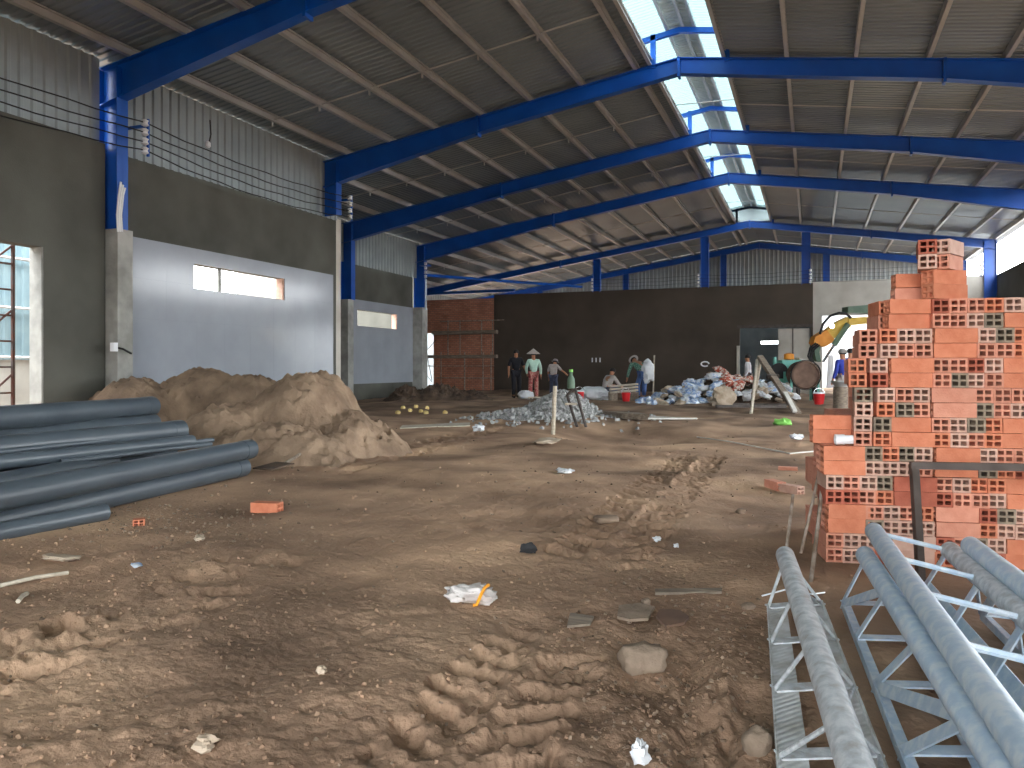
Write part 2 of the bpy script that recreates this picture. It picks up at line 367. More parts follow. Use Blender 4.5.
def build_ground():
    fine = np.radians(np.linspace(-46, 46, 860))
    coarse = np.radians(np.linspace(46, 314, 110))[1:-1]
    ang = np.concatenate([fine, coarse])
    rad = np.concatenate([[.05, .4, .8], np.geomspace(1.0, 46, 560), [52, 62, 80, 110]])
    A, R = np.meshgrid(ang, rad)
    X = R * (np.sin(A) * RT.x + np.cos(A) * FW.x); Y = R * (np.sin(A) * RT.y + np.cos(A) * FW.y)
    Z = ground_h(X, Y); GRID.update(amax=math.radians(46), na=860, rad=rad, Z=Z)
    na, nr = len(ang), len(rad)
    co = np.stack([X, Y, Z], -1).reshape(-1, 3)
    i = np.arange(nr - 1)[:, None] * na; j = np.arange(na)[None, :]; j2 = (j + 1) % na
    F = np.stack([i + j, i + j2, i + na + j2, i + na + j], -1).reshape(-1, 4)
    F = F[:, ::-1]
    me = bpy.data.meshes.new('floor'); me.vertices.add(len(co)); me.vertices.foreach_set('co', co.ravel())
    me.loops.add(F.size); me.loops.foreach_set('vertex_index', F.ravel().astype(np.int32))
    me.polygons.add(len(F)); me.polygons.foreach_set('loop_start', np.arange(0, F.size, 4, dtype=np.int32))
    me.polygons.foreach_set('use_smooth', np.ones(len(F), bool)); me.update(calc_edges=True); me.validate()
    if me.polygons[100].normal.z < 0: me.flip_normals()
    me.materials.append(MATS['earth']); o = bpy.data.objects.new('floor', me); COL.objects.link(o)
    return struct(o, 'bare brown earth floor churned by tyre tracks')
build_ground()

# ------------------------------------------------------------------ walls
def wall_holes(axis, pos, thick, a0, a1, z0, z1, holes=()):
    """axis 'x': wall in plane x=pos..pos+thick running along y ; 'y': plane y=pos..pos+thick along x"""
    A = sorted({a0, a1, *[h[0] for h in holes], *[h[1] for h in holes]}); Z = sorted({z0, z1, *[h[2] for h in holes], *[h[3] for h in holes]})
    A = [a for a in A if a0 <= a <= a1]; Z = [z for z in Z if z0 <= z <= z1]
    solid = lambda i, k: 0 <= i < len(A) - 1 and 0 <= k < len(Z) - 1 and not any(h[0] < (A[i] + A[i + 1]) / 2 < h[1] and h[2] < (Z[k] + Z[k + 1]) / 2 < h[3] for h in holes)
    mb = MB(); p0, p1 = pos, pos + thick
    pt = (lambda a, p, z: (p, a, z)) if axis == 'x' else (lambda a, p, z: (a, p, z))
    q = lambda *ps: mb.add(ps, [(0, 1, 2, 3)])
    for i in range(len(A) - 1):
        for k in range(len(Z) - 1):
            if not solid(i, k): continue
            l, r, b, t = A[i], A[i + 1], Z[k], Z[k + 1]
            for p in (p0, p1): q(pt(l, p, b), pt(r, p, b), pt(r, p, t), pt(l, p, t))
            if not solid(i - 1, k): q(pt(l, p0, b), pt(l, p1, b), pt(l, p1, t), pt(l, p0, t))
            if not solid(i + 1, k): q(pt(r, p0, b), pt(r, p1, b), pt(r, p1, t), pt(r, p0, t))
            if not solid(i, k - 1): q(pt(l, p0, b), pt(r, p0, b), pt(r, p1, b), pt(l, p1, b))
            if not solid(i, k + 1): q(pt(l, p0, t), pt(r, p0, t), pt(r, p1, t), pt(l, p1, t))
    return mb
ZB = -.3
DOORL = (5.3, 8.2, ZB, 2.9)
WIN1 = (11.4, 14.1, 2.58, 3.06); WIN2 = (21.45, 24.05, 2.43, 2.97)
wl0 = struct(wall_holes('x', XL1 - .05, .25, YFRONT, 9.28, ZB, 4.74, [DOORL]).build('wall_left', 'plaster_grey'), 'grey plastered wall with tall open doorway')
wl1 = struct(wall_holes('x', XL1 - .2, .2, 9.7, 16.1, ZB, 4.76, [WIN1]).build('wall_left', 'plaster_grey'), 'grey plastered left wall above white tiled panel')
ws = struct(wall_holes('y', 16.1, .2, XL2 - .2, XL1, ZB, 4.76).build('wall_left', 'plaster_light'), 'plastered return wall stepping outward')
wl2 = struct(wall_holes('x', XL2 - .2, .2, 16.3, 25.2, ZB, 4.5, [WIN2]).build('wall_left', 'plaster_grey'), 'grey plastered wall of the stepped back bay')
ws2 = struct(wall_holes('y', 25.8, .2, XL3 - .2, XL2 + .05, ZB, 4.5).build('wall_left', 'plaster_grey'), 'plastered return wall beside the far corner')
wl3 = struct(wall_holes('x', XL3, .2, 26.0, YB, ZB, 4.5).build('wall_left', 'plaster_grey'), 'plastered wall of the far left corner')
DR_R, DR_L, DR_B = (-2.9, -.1, ZB, 2.75), (.35, 4.6, ZB, 3.2), (-18.3, -17.45, ZB, 2.78)
wb0 = struct(wall_holes('y', YB, .2, XL3, -14.2, ZB, 4.4, [DR_B]).build('wall_back', 'far_masonry'), 'bare red brick wall behind the scaffold')
wb1 = struct(wall_holes('y', YB - .03, .23, -14.2, 0, ZB, 4.55, [DR_R]).build('wall_back', 'plaster_brown'), 'dark brown plastered back wall')
wb2 = struct(wall_holes('y', YB, .2, 0, XR + .2, ZB, 4.6, [DR_L]).build('wall_back', 'plaster_light'), 'pale plastered back wall above bright opening')
wr = struct(wall_holes('x', XR, .2, YFRONT, YB, ZB, 4.6, [(6.5, 19.0, ZB, 4.4)]).build('wall_right', 'plaster_grey'), 'grey plastered right wall below open strip, with added unseen opening')  # wide opening out of view, added to flood the middle floor with daylight
wf = struct(wall_holes('y', YFRONT - .2, .2, XL1, XR, ZB, 7.4, [(-4.0, 6.2, ZB, 5.0)]).build('wall_front', 'plaster_grey'), 'added front wall with wide entrance unseen behind the camera')  # unseen wall, added with its entrance sized to shape the daylight
# grey concrete piers under the columns
for (x0, x1, y0, y1, zt) in ((-10.95, -10.5, 9.3, 9.6, 3.35), (-13.8, -13.38, 20.32, 20.62, 3.2), (-13.85, -13.4, 25.2, 25.62, 3.3)):
    struct(MB().bx(x0, x1, y0, y1, ZB, zt).build('trim_pier', 'concrete'), 'grey concrete pier carrying a blue column')
struct(MB().bx(XL1 - .06, XL1 + .195, 8.17, 8.2, ZB, 2.9).build('trim_jamb', 'concrete'), 'pale cement jamb of the left doorway')
struct(MB().bx(-3.02, -2.9, YB - .08, YB - .03, ZB, 2.0).build('trim_jamb', 'plaster_light'), 'pale cement jamb of the back doorway')

# tiled panels: every tile its own piece
def tiled(wall, X, y0, y1, z0, z1, hole, n_y, n_z):
    dy = (y1 - y0) / n_y; dz = (z1 - z0) / n_z; g = .0008
    MB().bx(X, X + .012, y0, y1, z0, hole[2]).bx(X, X + .012, y0, y1, hole[3], z1).bx(X, X + .012, y0, hole[0], hole[2], hole[3]).bx(X, X + .012, hole[1], y1, hole[2], hole[3]).build('tile_bed', 'grout', wall)
    cells = []
    for i in range(n_y):
        for k in range(n_z):
            a0, a1, b0, b1 = y0 + i * dy + g, y0 + (i + 1) * dy - g, z0 + k * dz + g, z0 + (k + 1) * dz - g
            if a1 > hole[0] and a0 < hole[1] and b1 > hole[2] and b0 < hole[3]:
                for (c0, c1, e0, e1) in ((a0, min(a1, hole[0]), b0, b1), (max(a0, hole[1]), a1, b0, b1), (max(a0, hole[0]), min(a1, hole[1]), b0, min(b1, hole[2])), (max(a0, hole[0]), min(a1, hole[1]), max(b0, hole[3]), b1)):
                    if c1 - c0 > .02 and e1 - e0 > .02: cells.append((c0, c1, e0, e1))
            else: cells.append((a0, a1, b0, b1))
    for (c0, c1, e0, e1) in cells: MB().bx(X + .012, X + .022, c0, c1, e0, e1).build('tile', 'white_tile', wall)
tiled(wl1, XL1, 9.98, 15.95, .55, 3.35, WIN1, 8, 4)
tiled(wl2, XL2, 20.64, 25.18, .55, 3.29, WIN2, 6, 4)
# windows: slim steel frame + louvre glass bars
for n, (X, w) in enumerate(((XL1 - .2, WIN1), (XL2 - .2, WIN2))):
    t = thing('window_%d' % (n + 1), (X + .1, (w[0] + w[1]) / 2, w[2]), ['long slot window high in the near white tiled panel', 'long slot window in the far white tiled panel'][n], None, kind='structure')
    MB().bx(X + .02, X + .2, w[1] - .06, w[1] - .001, w[2] + .001, w[3] - .001).build('reveal', 'clay_pale', t)
    MB().bx(X + .0, X + .2, w[0], w[1], w[2] - .03, w[2] + .015).build('sill', 'concrete', t)
    if n == 0: MB().bx(X + .05, X + .1, w[0] + .8, w[0] + .86, w[2] + .015, w[3]).build('mullion', 'concrete', t)

# ------------------------------------------------------------------ corrugated sheets
def ribs(a0, a1, pitch=.2, depth=.03):
    out = []; a = a0
    while a < a1 - 1e-4:
        for f, d in ((0, 0), (.5, 0), (.62, depth), (.88, depth)): 
            if a + f * pitch <= a1: out.append((a + f * pitch, d))
        a += pitch
    out.append((a1, 0)); return out
def clad(axis, pos, a0, a1, z0, ztopf, sign=1):
    mb = MB(); pr = ribs(a0, a1); vs = []
    for (a, d) in pr:
        p = pos + sign * d; z = ztopf(a)
        vs += [(p, a, z0), (p, a, z)] if axis == 'x' else [(a, p, z0), (a, p, z)]
    return mb.add(vs, [(2 * i, 2 * i + 2, 2 * i + 3, 2 * i + 1) for i in range(len(pr) - 1)])
RS = .15                                      # purlin depth between rafter top and sheet
cl = [struct(clad('x', XL1 + .05, YFRONT, 9.3, 4.7, lambda a: ztop(XL1) + RS - .005).build('wall_left_cladding', 'cladding', recalc=False), 'ribbed metal cladding above the near left wall'),
      struct(clad('x', XL1 + .02, 9.5, 16.1, 4.7, lambda a: ztop(XL1) + RS - .005).build('wall_left_cladding', 'cladding', recalc=False), 'ribbed metal cladding between the first two columns'),
      struct(clad('x', XL2 + .05, 16.2, 25.6, 4.4, lambda a: ztop(XL2) + RS - .01).build('wall_left_cladding', 'cladding', recalc=False), 'ribbed metal cladding over the stepped back bay'),
      struct(clad('x', XL3 + .05, 25.8, YG, 4.0, lambda a: ztop(XL3) + RS - .01).build('wall_left_cladding', 'cladding', recalc=False), 'ribbed metal cladding in the far left corner'),
      struct(clad('y', 16.15, XL2, XL1, 4.7, lambda a: ztop(a) + RS - .01).build('wall_left_cladding', 'cladding', recalc=False), 'ribbed cladding on the stepped return'),
      struct(clad('y', 25.85, XL3, XL2, 4.4, lambda a: ztop(a) + RS - .01).build('wall_left_cladding', 'cladding', recalc=False), 'ribbed cladding on the far return'),
      struct(clad('y', YG, XL3, XR, 4.2, lambda a: ztop(a) + RS - .01, -1).build('wall_back_cladding', 'cladding', recalc=False), 'ribbed metal gable cladding above the back wall')]
struct(clad('x', XR + .1, YFRONT, 19.0, 4.5, lambda a: ztop(XR) + .1, -1).build('wall_right_cladding', 'cladding', recalc=False), 'added unseen ribbed cladding above the near right wall')  # out of view, added to cut the daylight on the right roof slope
# roof
ceil = thing('ceiling', (XRIDGE, 20, ZRIDGE), 'dark ribbed metal roof with long ridge skylight', None, kind='structure')
XSL, XSR = -3.05, -1.68                       # skylight opening
def roof_sheet(x0, x1, y0, y1, dz=0, name='roof_sheet', m='roof_sheet', parent=ceil, zf=None, pitch=.15, depth=.022):
    mb = MB(); pr = ribs(y0, y1, pitch, depth); vs = []
    zf = zf or (lambda x: ztop(x) + RS)
    for (a, d) in pr: vs += [(x0, a, zf(x0) + d + dz), (x1, a, zf(x1) + d + dz)]
    return mb.add(vs, [(2 * i, 2 * i + 1, 2 * i + 3, 2 * i + 2) for i in range(len(pr) - 1)]).build(name, m, parent, recalc=False)
edges = [YFRONT] + YFR[1:]
bays = [(YFRONT, 4.0), (4.0, 9.42), (9.42, 16.1), (16.1, 20.6), (20.6, 25.8), (25.8, 34.0), (34.0, YG + .3)]
for (y0, y1) in bays:
    xl = {True: XL1, False: (XL2 if y0 < 25 else XL3)}[y0 < 16]
    roof_sheet(xl - .35, XSL, y0, y1); roof_sheet(XSR, XR + .35, y0, y1)
    if y0 >= 34: roof_sheet(XSL, XRIDGE, y0, y1); roof_sheet(XRIDGE, XSR, y0, y1)
def cpurlin(mb, x, y0, y1):
    z = ztop(x); s = 1
    mb.bx(x - .004, x + .004, y0, y1, z, z + RS).bx(x + s * .066, x + s * .07, y0, y1, z, z + .025).bx(x + s * .066, x + s * .07, y0, y1, z + RS - .025, z + RS).bx(x, x + s * .07, y0, y1, z, z + .006).bx(x, x + s * .07, y0, y1, z + RS - .006, z + RS)
xs_l = [-3.1 - 1.15 * k if k == 0 else -3.4 - 1.15 * (k - 1) for k in range(15)]; xs_r = [-1.66, -.5, .7, 1.9, 3.1, 4.3, 5.5, 6.4]
for (y0, y1) in bays:
    xl = XL1 if y0 < 16 else (XL2 if y0 < 25 else XL3)
    for x in [q for q in xs_l if q > xl + .1] + xs_r:
        mb = MB(); cpurlin(mb, x, y0, y1); mb.build('purlin', 'purlin', ceil)
    if y1 < 5: continue
    ym = (y0 + y1) / 2; prev = None
    for i, x in enumerate([q for q in xs_l if q > xl + .1][1:] + []):
        x2 = x - 1.15
        if x2 < xl: break
        sr = MB().tube([(x, ym + .12, ztop(x) + .03), (x2, ym + .12, ztop(x2) + .03)], .016, 6).build('sag_rod', 'purlin', ceil)
        MB().bx(x2 - .012, x2 + .012, ym + .10, ym + .14, ztop(x2) - .09, ztop(x2) + .06).build('rod_clip', 'purlin', sr)
    for i in range(len(xs_r) - 1):
        x, x2 = xs_r[i], xs_r[i + 1]
        MB().tube([(x, ym + .12, ztop(x) + .03), (x2, ym + .12, ztop(x2) + .03)], .014, 6).build('sag_rod', 'purlin', ceil)
    x, x2 = xs_l[0], xs_r[0]
    if y1 <= 34: MB().tube([(x, ym, ztop(x) + .1), (x2, ym, ztop(x2) + .1)], .012, 6).build('sag_rod', 'purlin', ceil)
# ridge monitor over the opening
ZM = lambda x: 7.99 - .16 * abs(x - XRIDGE)
for (y0, y1) in ((YFRONT, 15.6), (15.6, 25.4), (25.4, 34.0)):
    roof_sheet(-3.75, -2.72, y0, y1, name='skylight_sheet', m='skylight_sheet', zf=ZM, pitch=.12, depth=.02)
    roof_sheet(-2.2, -1.2, y0, y1, name='skylight_sheet', m='skylight_sheet', zf=ZM, pitch=.12, depth=.02)
    roof_sheet(-2.75, -2.5, y0, y1, name='ridge_cap', m='sheet_light', zf=ZM, pitch=.12, depth=.02); roof_sheet(-2.5, -2.18, y0, y1, name='ridge_cap', m='sheet_light', zf=ZM, pitch=.12, depth=.02)
    for x in (-3.6, -2.74, -2.42, -2.2, -1.3): MB().bx(x - .025, x + .025, y0, y1, ZM(x) - .08, ZM(x) - .01).build('monitor_purlin', 'purlin', ceil)
MB().prism([(-3.7, 33.95, ztop(-3.7) + RS), (-1.2, 33.95, ztop(-1.2) + RS), (-1.2, 33.95, ZM(-1.2)), (-2.5, 33.95, ZM(-2.5)), (-3.7, 33.95, ZM(-3.7))], (0, .02, 0)).build('monitor_gable', 'cladding', ceil)

# ------------------------------------------------------------------ portal frames
def ibeam_taper(mb, p0, p1, d0, d1, w=.2, tf=.015, tw=.01):
    """I-beam whose TOP edge runs p0->p1 (in an XZ plane), depths d0,d1 measured down"""
    (x0, y, z0), (x1, _, z1) = p0, p1
    def plate(zo0, zo1, th, wid):
        mb.prism([(x0, y - wid / 2, z0 - zo0), (x1, y - wid / 2, z1 - zo1), (x1, y - wid / 2, z1 - zo1 - th), (x0, y - wid / 2, z0 - zo0 - th)], (0, wid, 0))
    plate(0, 0, tf, w); plate(d0 - tf, d1 - tf, tf, w)
    mb.prism([(x0, y - tw / 2, z0), (x1, y - tw / 2, z1), (x1, y - tw / 2, z1 - d1), (x0, y - tw / 2, z0 - d0)], (0, tw, 0))
def col_i(mb, xo, xi, y, z0, z1, w=.22, tf=.016):
    a, b = min(xo, xi), max(xo, xi)
    mb.bx(a, a + tf, y - w / 2, y + w / 2, z0, z1).bx(b - tf, b, y - w / 2, y + w / 2, z0, z1).bx(a, b, y - .006, y + .006, z0, z1)
ORD = ['just behind the camera edge, above the doorway', 'nearest, rising from the column beside the doorway', 'second from the camera', 'third from the camera, footed in the stepped bay', 'fourth from the camera', 'fifth from the camera, on posts over the back wall', 'flat against the gable cladding']
for n, y in enumerate(YFR):
    if n == 0: continue                       # behind the picture's edge
    xl = XL1 if n <= 2 else (XL2 if n <= 4 else XL3)
    f = thing('portal_frame', (XRIDGE, y, 0), 'blue steel portal frame ' + ORD[n], 'steel frame', 'blue roof frames')
    zl = ztop(xl); zr = ztop(XR); dE, dR, dM = .62, .32, .36
    if n >= 5: dE, dR, dM = .34, .28, .28
    xm = XRIDGE + (xl - XRIDGE) * .52; xm2 = XRIDGE + (XR - XRIDGE) * .52
    mb = MB(); ibeam_taper(mb, (xl, y, zl), (xm, y, ztop(xm)), dE, dM); mb.build('rafter', 'blue_steel', f)
    mb = MB(); ibeam_taper(mb, (xm, y, ztop(xm)), (XRIDGE, y, ZRIDGE), dM, dR); mb.build('rafter', 'blue_steel', f)
    mb = MB(); ibeam_taper(mb, (XRIDGE, y, ZRIDGE), (xm2, y, ztop(xm2)), dR, dM); mb.build('rafter', 'blue_steel', f)
    mb = MB(); ibeam_taper(mb, (xm2, y, ztop(xm2)), (XR, y, zr), dM, dE); mb.build('rafter', 'blue_steel', f)
    for xq, dq in ((xm, dM), (XRIDGE, dR), (xm2, dM)): MB().bx(xq - .025, xq + .025, y - .1, y + .1, ztop(xq) - dq - .06, ztop(xq) + .01).build('splice_plate', 'blue_steel', f)
    if n < 5:
        z0c = {0: ZB, 1: 3.35, 2: 4.72, 3: 3.2, 4: 3.3}[n]
        mb = MB(); col_i(mb, xl, xl + .42, y, z0c, zl - .02); mb.build('column', 'blue_steel', f)
        if n == 4: MB().tube([(xl + .5, y - .1, 3.2), (xl + .5, y - .1, 4.4)], .035, 8).build('conduit', 'galv_blue', f)
    mb = MB(); col_i(mb, XR, XR - .42, y, (ZB if n < 6 else 4.3), zr - .02); mb.build('column', 'blue_steel', f)
    if n == 5:
        for x in (-9.15, -4.35, -.27): mb = MB(); col_i(mb, x - .17, x + .17, y, 4.5, ztop(x) - .28); mb.build('post', 'blue_steel', f)
        mb = MB(); col_i(mb, xl, xl + .42, y, 4.3, zl - .02); mb.build('column', 'blue_steel', f)
        MB().bx(XL3, -13, y - .5, y - .3, 4.62, 4.75).build('tie_beam', 'blue_steel', f)
    if n == 6:
        for x in (-14, -9.2, -4.2, .6): mb = MB(); col_i(mb, x - .15, x + .15, y - .05, 4.3, ztop(x) - .25); mb.build('post', 'blue_steel', f)
    if n < 6:   # jack frame under the ridge monitor
        MB().bx(-3.07, -2.97, y - .05, y + .05, ztop(-3) - .05, ZM(-3) - .08).build('jack_post', 'blue_steel', f)
        MB().bx(-1.62, -1.52, y - .05, y + .05, ztop(-1.6) - .05, ZM(-1.6) - .08).build('jack_post', 'blue_steel', f)
        for (xa, xb) in ((-3.7, XRIDGE), (XRIDGE, -1.25)):
            MB().prism([(xa, y - .05, ZM(xa) - .09), (xb, y - .05, ZM(xb) - .09), (xb, y - .05, ZM(xb) - .19), (xa, y - .05, ZM(xa) - .19)], (0, .1, 0)).build('jack_rafter', 'blue_steel', f)
# wind bracing of the far left corner
tag(MB().tube([(XL2 + .2, 25.7, 4.55), (XL2 + 4, 33.8, 4.75)], .06, 8).build('brace_rod', 'blue_steel'), 'blue diagonal brace in the far left corner under the roof', 'brace')

# ------------------------------------------------------------------ outside, seen through the openings
struct(clad('x', -15.2, -4, 12.5, 1.25, lambda a: 4.6).build('wall_fence', 'fence_blue', recalc=False), 'pale blue ribbed fence outside the left doorway')
struct(MB().bx(-15.3, -15.1, -4, 12.5, -.3, 1.25).build('wall_fence_base', 'ext_concrete'), 'white base wall of the outside fence')
rl = thing('fence_rail_set', (-15.1, 8, 1.3), 'grey horizontal rails across the fence outside the doorway', 'rail')
for z in (1.3, 2.3, 3.3): MB().tube([(-15.06, -4, z), (-15.06, 12.5, z)], .03, 6).build('rail', 'purlin', rl)
struct(MB().bx(-1, 16, 44, 44.2, ZB, 5.5).build('wall_yard', 'yard_wall'), 'white yard wall outside the bright back opening')
# back rooms
rm = struct(wall_holes('y', 39.9, .15, -9, .2, ZB, 3.4, [(-2.4, -1.23, 2.235, 2.38)]).build('wall_back_room', 'room_wall'), 'grey wall of the room behind the back doorway')
struct(MB().bx(-9.1, -8.95, 34.2, 39.9, ZB, 3.4).build('wall_back_room', 'room_wall'), 'side wall of the room behind the doorway')
struct(MB().bx(.15, .3, 34.2, 39.9, ZB, 3.4).build('wall_back_room', 'room_wall'), 'partition beside the bright opening')
d1 = struct(MB().bx(-1.35, -.12, YB + .06, YB + .11, -.2, 2.7).build('door_1', 'plaster_light'), 'pale sliding door leaf in the back doorway')
MB().bx(-.80, -.76, YB + .04, YB + .06, -.2, 2.7).build('door_stile', 'dark_steel', d1)
MB().bx(-3.0, -.0, YB - .07, YB - .03, 2.75, 2.87).build('door_track', 'dark_steel', d1)
for a, x0, x1, y0, y1 in (('x', -25, -14.5, 38.6, 38.8),): struct(MB().bx(x0, x1, y0, y1, ZB, 3.6).build('wall_back_room', 'room_wall'), 'pale wall behind the small brick doorway')

# ------------------------------------------------------------------ wires on insulators
RACKS = [((-10.45, 9.8), 5.2, 'beside the nearest blue column'), ((-10.45, 15.95), 5.2, 'beside the second blue column'), ((-13.1, 24.9), 4.85, 'beside the fourth blue column'),
         ((-9.3, 33.75), 5.05, 'on the leftmost post over the back wall'), ((-4.6, 33.75), 5.05, 'on the middle post over the back wall'), ((-.1, 33.75), 5.05, 'on the right post over the back wall'), ((5.9, 33.4), 5.05, 'on the right-hand wall column')]
for (xy, z0, where) in RACKS:
    r = thing('insulator_rack', (xy[0], xy[1], z0 - .55), 'rack of four white insulators ' + where, 'insulator rack', 'insulator racks')
    MB().bx(xy[0] - .02, xy[0] + .02, xy[1] + .05, xy[1] + .08, z0 - .55, z0 + .08).build('rack_bar', 'blue_steel', r)
    if xy[1] < 30: MB().bx(xy[0] - (.45 if xy[1] < 17 else .3), xy[0], xy[1] + .05, xy[1] + (.08 if xy[1] < 17 else .45), z0 - .05, z0).build('rack_arm', 'blue_steel', r)
    for k in range(4):
        c = Vector((xy[0], xy[1], z0 - .155 * k))
        MB().lathe([(.03, -.06), (.062, -.04), (.045, 0), (.062, .04), (.03, .06)], 10, Matrix.Translation(c)).build('insulator', 'porcelain', r, True)
def sag(p, q, s, n=14, seed=0): return [p.lerp(q, i / n) + Vector((0, 0, -s * 4 * (i / n) * (1 - i / n) + .012 * math.sin(i * 1.9 + seed))) for i in range(n + 1)]
NTH = ['top', 'second', 'third', 'lowest']
for k in range(4):
    dz = Vector((0, 0, -.155 * k)); pts = []
    nodes = [Vector((-10.5, 3.0, 5.2)), Vector((-10.45, 9.8, 5.2)), Vector((-10.45, 15.95, 5.2))]
    for i in range(2): pts += sag(nodes[i] + dz, nodes[i + 1] + dz, [.10, .12, .2][i] + .02 * k, seed=k * 2 + i)[(1 if i else 0):]
    tag(MB().tube(pts, .011, 6).build('overhead_wire', 'black_cable', None, True), '%s of four black wires strung along the left wall' % NTH[k], 'wire', 'wires on the left wall')
for k in range(4):
    dz = Vector((0, 0, -.155 * k)); nodes = [Vector((x, y, 5.05)) for (x, y) in ((-9.3, 33.75), (-4.6, 33.75), (-.1, 33.75), (5.9, 33.4))]; pts = []
    for i in range(3): pts += sag(nodes[i] + dz, nodes[i + 1] + dz, .06)[(1 if i else 0):]
    tag(MB().tube(pts, .005, 5).build('overhead_wire', 'black_cable'), '%s of four thin wires across the back gable' % NTH[k], 'wire', 'wires across the gable')
# loose white conduit bundle at the first column, and small pendant on the cladding
cb = thing('conduit_bundle', onX(118, 232, -10.45), 'white plastic conduit bundle hanging against nearest blue column', 'conduit')
for k in range(3):
    MB().tube([onX(118 + 2 * k + e, v, -10.46 + .02 * k) for (v, e) in ((232, 0), (215, -1), (195, 1), (182 + 3 * k, 3))], .018, 6).build('conduit', 'porcelain', cb, True)
hb = thing('hanging_lead', (-10.6, 12.2, 5.1), 'short black lead with white holder hanging on ribbed cladding', 'lead')
p = onX(210, 120, -10.72); q = onX(208, 148, -10.72)
MB().tube([p, (p + q) / 2 + Vector((.02, .03, 0)), q], .012, 6).build('cord', 'black_cable', hb); MB().lathe([(.02, 0), (.05, .03), (.05, .1), (.02, .13)], 8, Matrix.Translation(q)).build('holder', 'porcelain', hb)
tb = thing('wall_tap', onX(113, 345, -10.48), 'small white tap box with black tube on concrete pier', 'tap')
p = onX(114, 347, -10.46); MB().box(p, (.08, .08, .14)).build('box', 'porcelain', tb); MB().tube([p, p + Vector((.06, .12, -.03)), p + Vector((.04, .3, -.1))], .018, 6).build('tube', 'black_cable', tb)

# ------------------------------------------------------------------ heaps
def heap(name, m, ca, ct, ra, rt, bumps, n=150, seed=1, rough=.05, label='', cat='', lump=.04, skirt=.06, parent=None, nf=1.0):
    """heightfield heap around (ca,ct) in camera-ground axes; bumps=(da,dt,height,ra,rt,power)"""
    a = np.linspace(-ra, ra, n); t = np.linspace(-rt, rt, n); A, T = np.meshgrid(a, t)
    Wx = (ca + A) * RT.x + (ct + T) * FW.x; Wy = (ca + A) * RT.y + (ct + T) * FW.y
    wob = .18 * fbm(Wx * 1.3 * nf, Wy * 1.3 * nf, 3, seed)
    H = np.zeros_like(A)
    for (da, dt, h, wa, wt, pw) in bumps:
        d = np.sqrt(((A - da) / wa) ** 2 + ((T - dt) / wt) ** 2) * (1 + wob)
        H = np.maximum(H, h * np.clip(1 - np.clip(d, 0, 3) ** pw, -.3, 1))
    e = np.clip(np.minimum(ra - np.abs(A), rt - np.abs(T)) / .15, 0, 1)
    k = np.clip(H / .3, 0, 1)
    H = H + k * (rough * fbm(Wx * 3 * nf, Wy * 3 * nf, 4, seed + 5) + lump * np.maximum(fbm(Wx * 13 * nf, Wy * 13 * nf, 4, seed + 9), -.3))
    Z = ground_h(Wx, Wy) + H * e - skirt * (1 - k)
    mb = MB(); mb.v = list(map(tuple, np.stack([Wx, Wy, Z], -1).reshape(-1, 3).tolist()))
    keep = (k > .02) & (Wx > np.where(Wy < 16, XL1, XL2) + .06); new = np.full(n * n, -1); use = np.zeros((n, n), bool)
    use |= keep; use[:-1] |= keep[1:]; use[1:] |= keep[:-1]; use[:, :-1] |= keep[:, 1:]; use[:, 1:] |= keep[:, :-1]; use &= (Wx > np.where(Wy < 16, XL1, XL2) + .03)
    idx = np.flatnonzero(use.ravel()); new[idx] = np.arange(len(idx)); mb.v = [mb.v[q] for q in idx]
    mb.f = [tuple(int(new[q]) for q in f) for f in ((i * n + j, i * n + j + 1, (i + 1) * n + j + 1, (i + 1) * n + j) for i in range(n - 1) for j in range(n - 1)) if min(new[f[0]], new[f[1]], new[f[2]], new[f[3]]) >= 0]
    o = mb.build(name, m, parent, True)
    if label: tag(o, label, cat)
    return o, (lambda wa, wt: 0)
heap('sand_pile', 'sand', -2.75, 9.95, 2.3, 2.1, [(0.0, .35, 1.02, .95, 1.0, 2.6), (-.85, -.15, .62, .75, .9, 2.0), (.55, .1, .52, 1.0, 1.0, 2.0), (-.2, -.7, .42, 1.3, .9, 1.7)], seed=5, label='tall mound of loose brown sand in front of the white panel', cat='sand pile', n=190)
heap('sand_pile', 'sand_damp', -5.35, 12.3, 2.5, 1.3, [(.25, .3, 1.02, 1.0, .9, 2.6), (-.6, -.1, .86, 1.0, .9, 2.4), (1.1, .3, .93, 1.3, .9, 2.8)], seed=15, label='low damp sand heap behind the grey pipes', cat='sand pile', n=150)
heap('dirt_heap', 'dark_earth', -2.45, 25.2, 1.9, 1.1, [(0, 0, .42, 1.3, .9, 1.6), (-.9, -.1, .36, .9, .8, 1.7), (.9, -.2, .28, 1.0, .8, 1.7)], seed=25, label='dark clod heap beside the far concrete pier', cat='dirt heap', n=100, lump=.09, rough=.09)
gp = thing('gravel_heap', P(540, 424), 'grey crushed-stone heap with stake in front', 'gravel heap')
GH = dict(ca=.72, ct=16.6, ra=1.9, rt=1.7, bumps=[(.35, .3, .55, 1.0, 1.1, 1.5), (-.6, -.1, .2, 1.2, 1.1, 1.4)])
heap('heap_body', 'gravel_grey', seed=35, n=110, lump=.05, rough=.03, parent=gp, **GH)
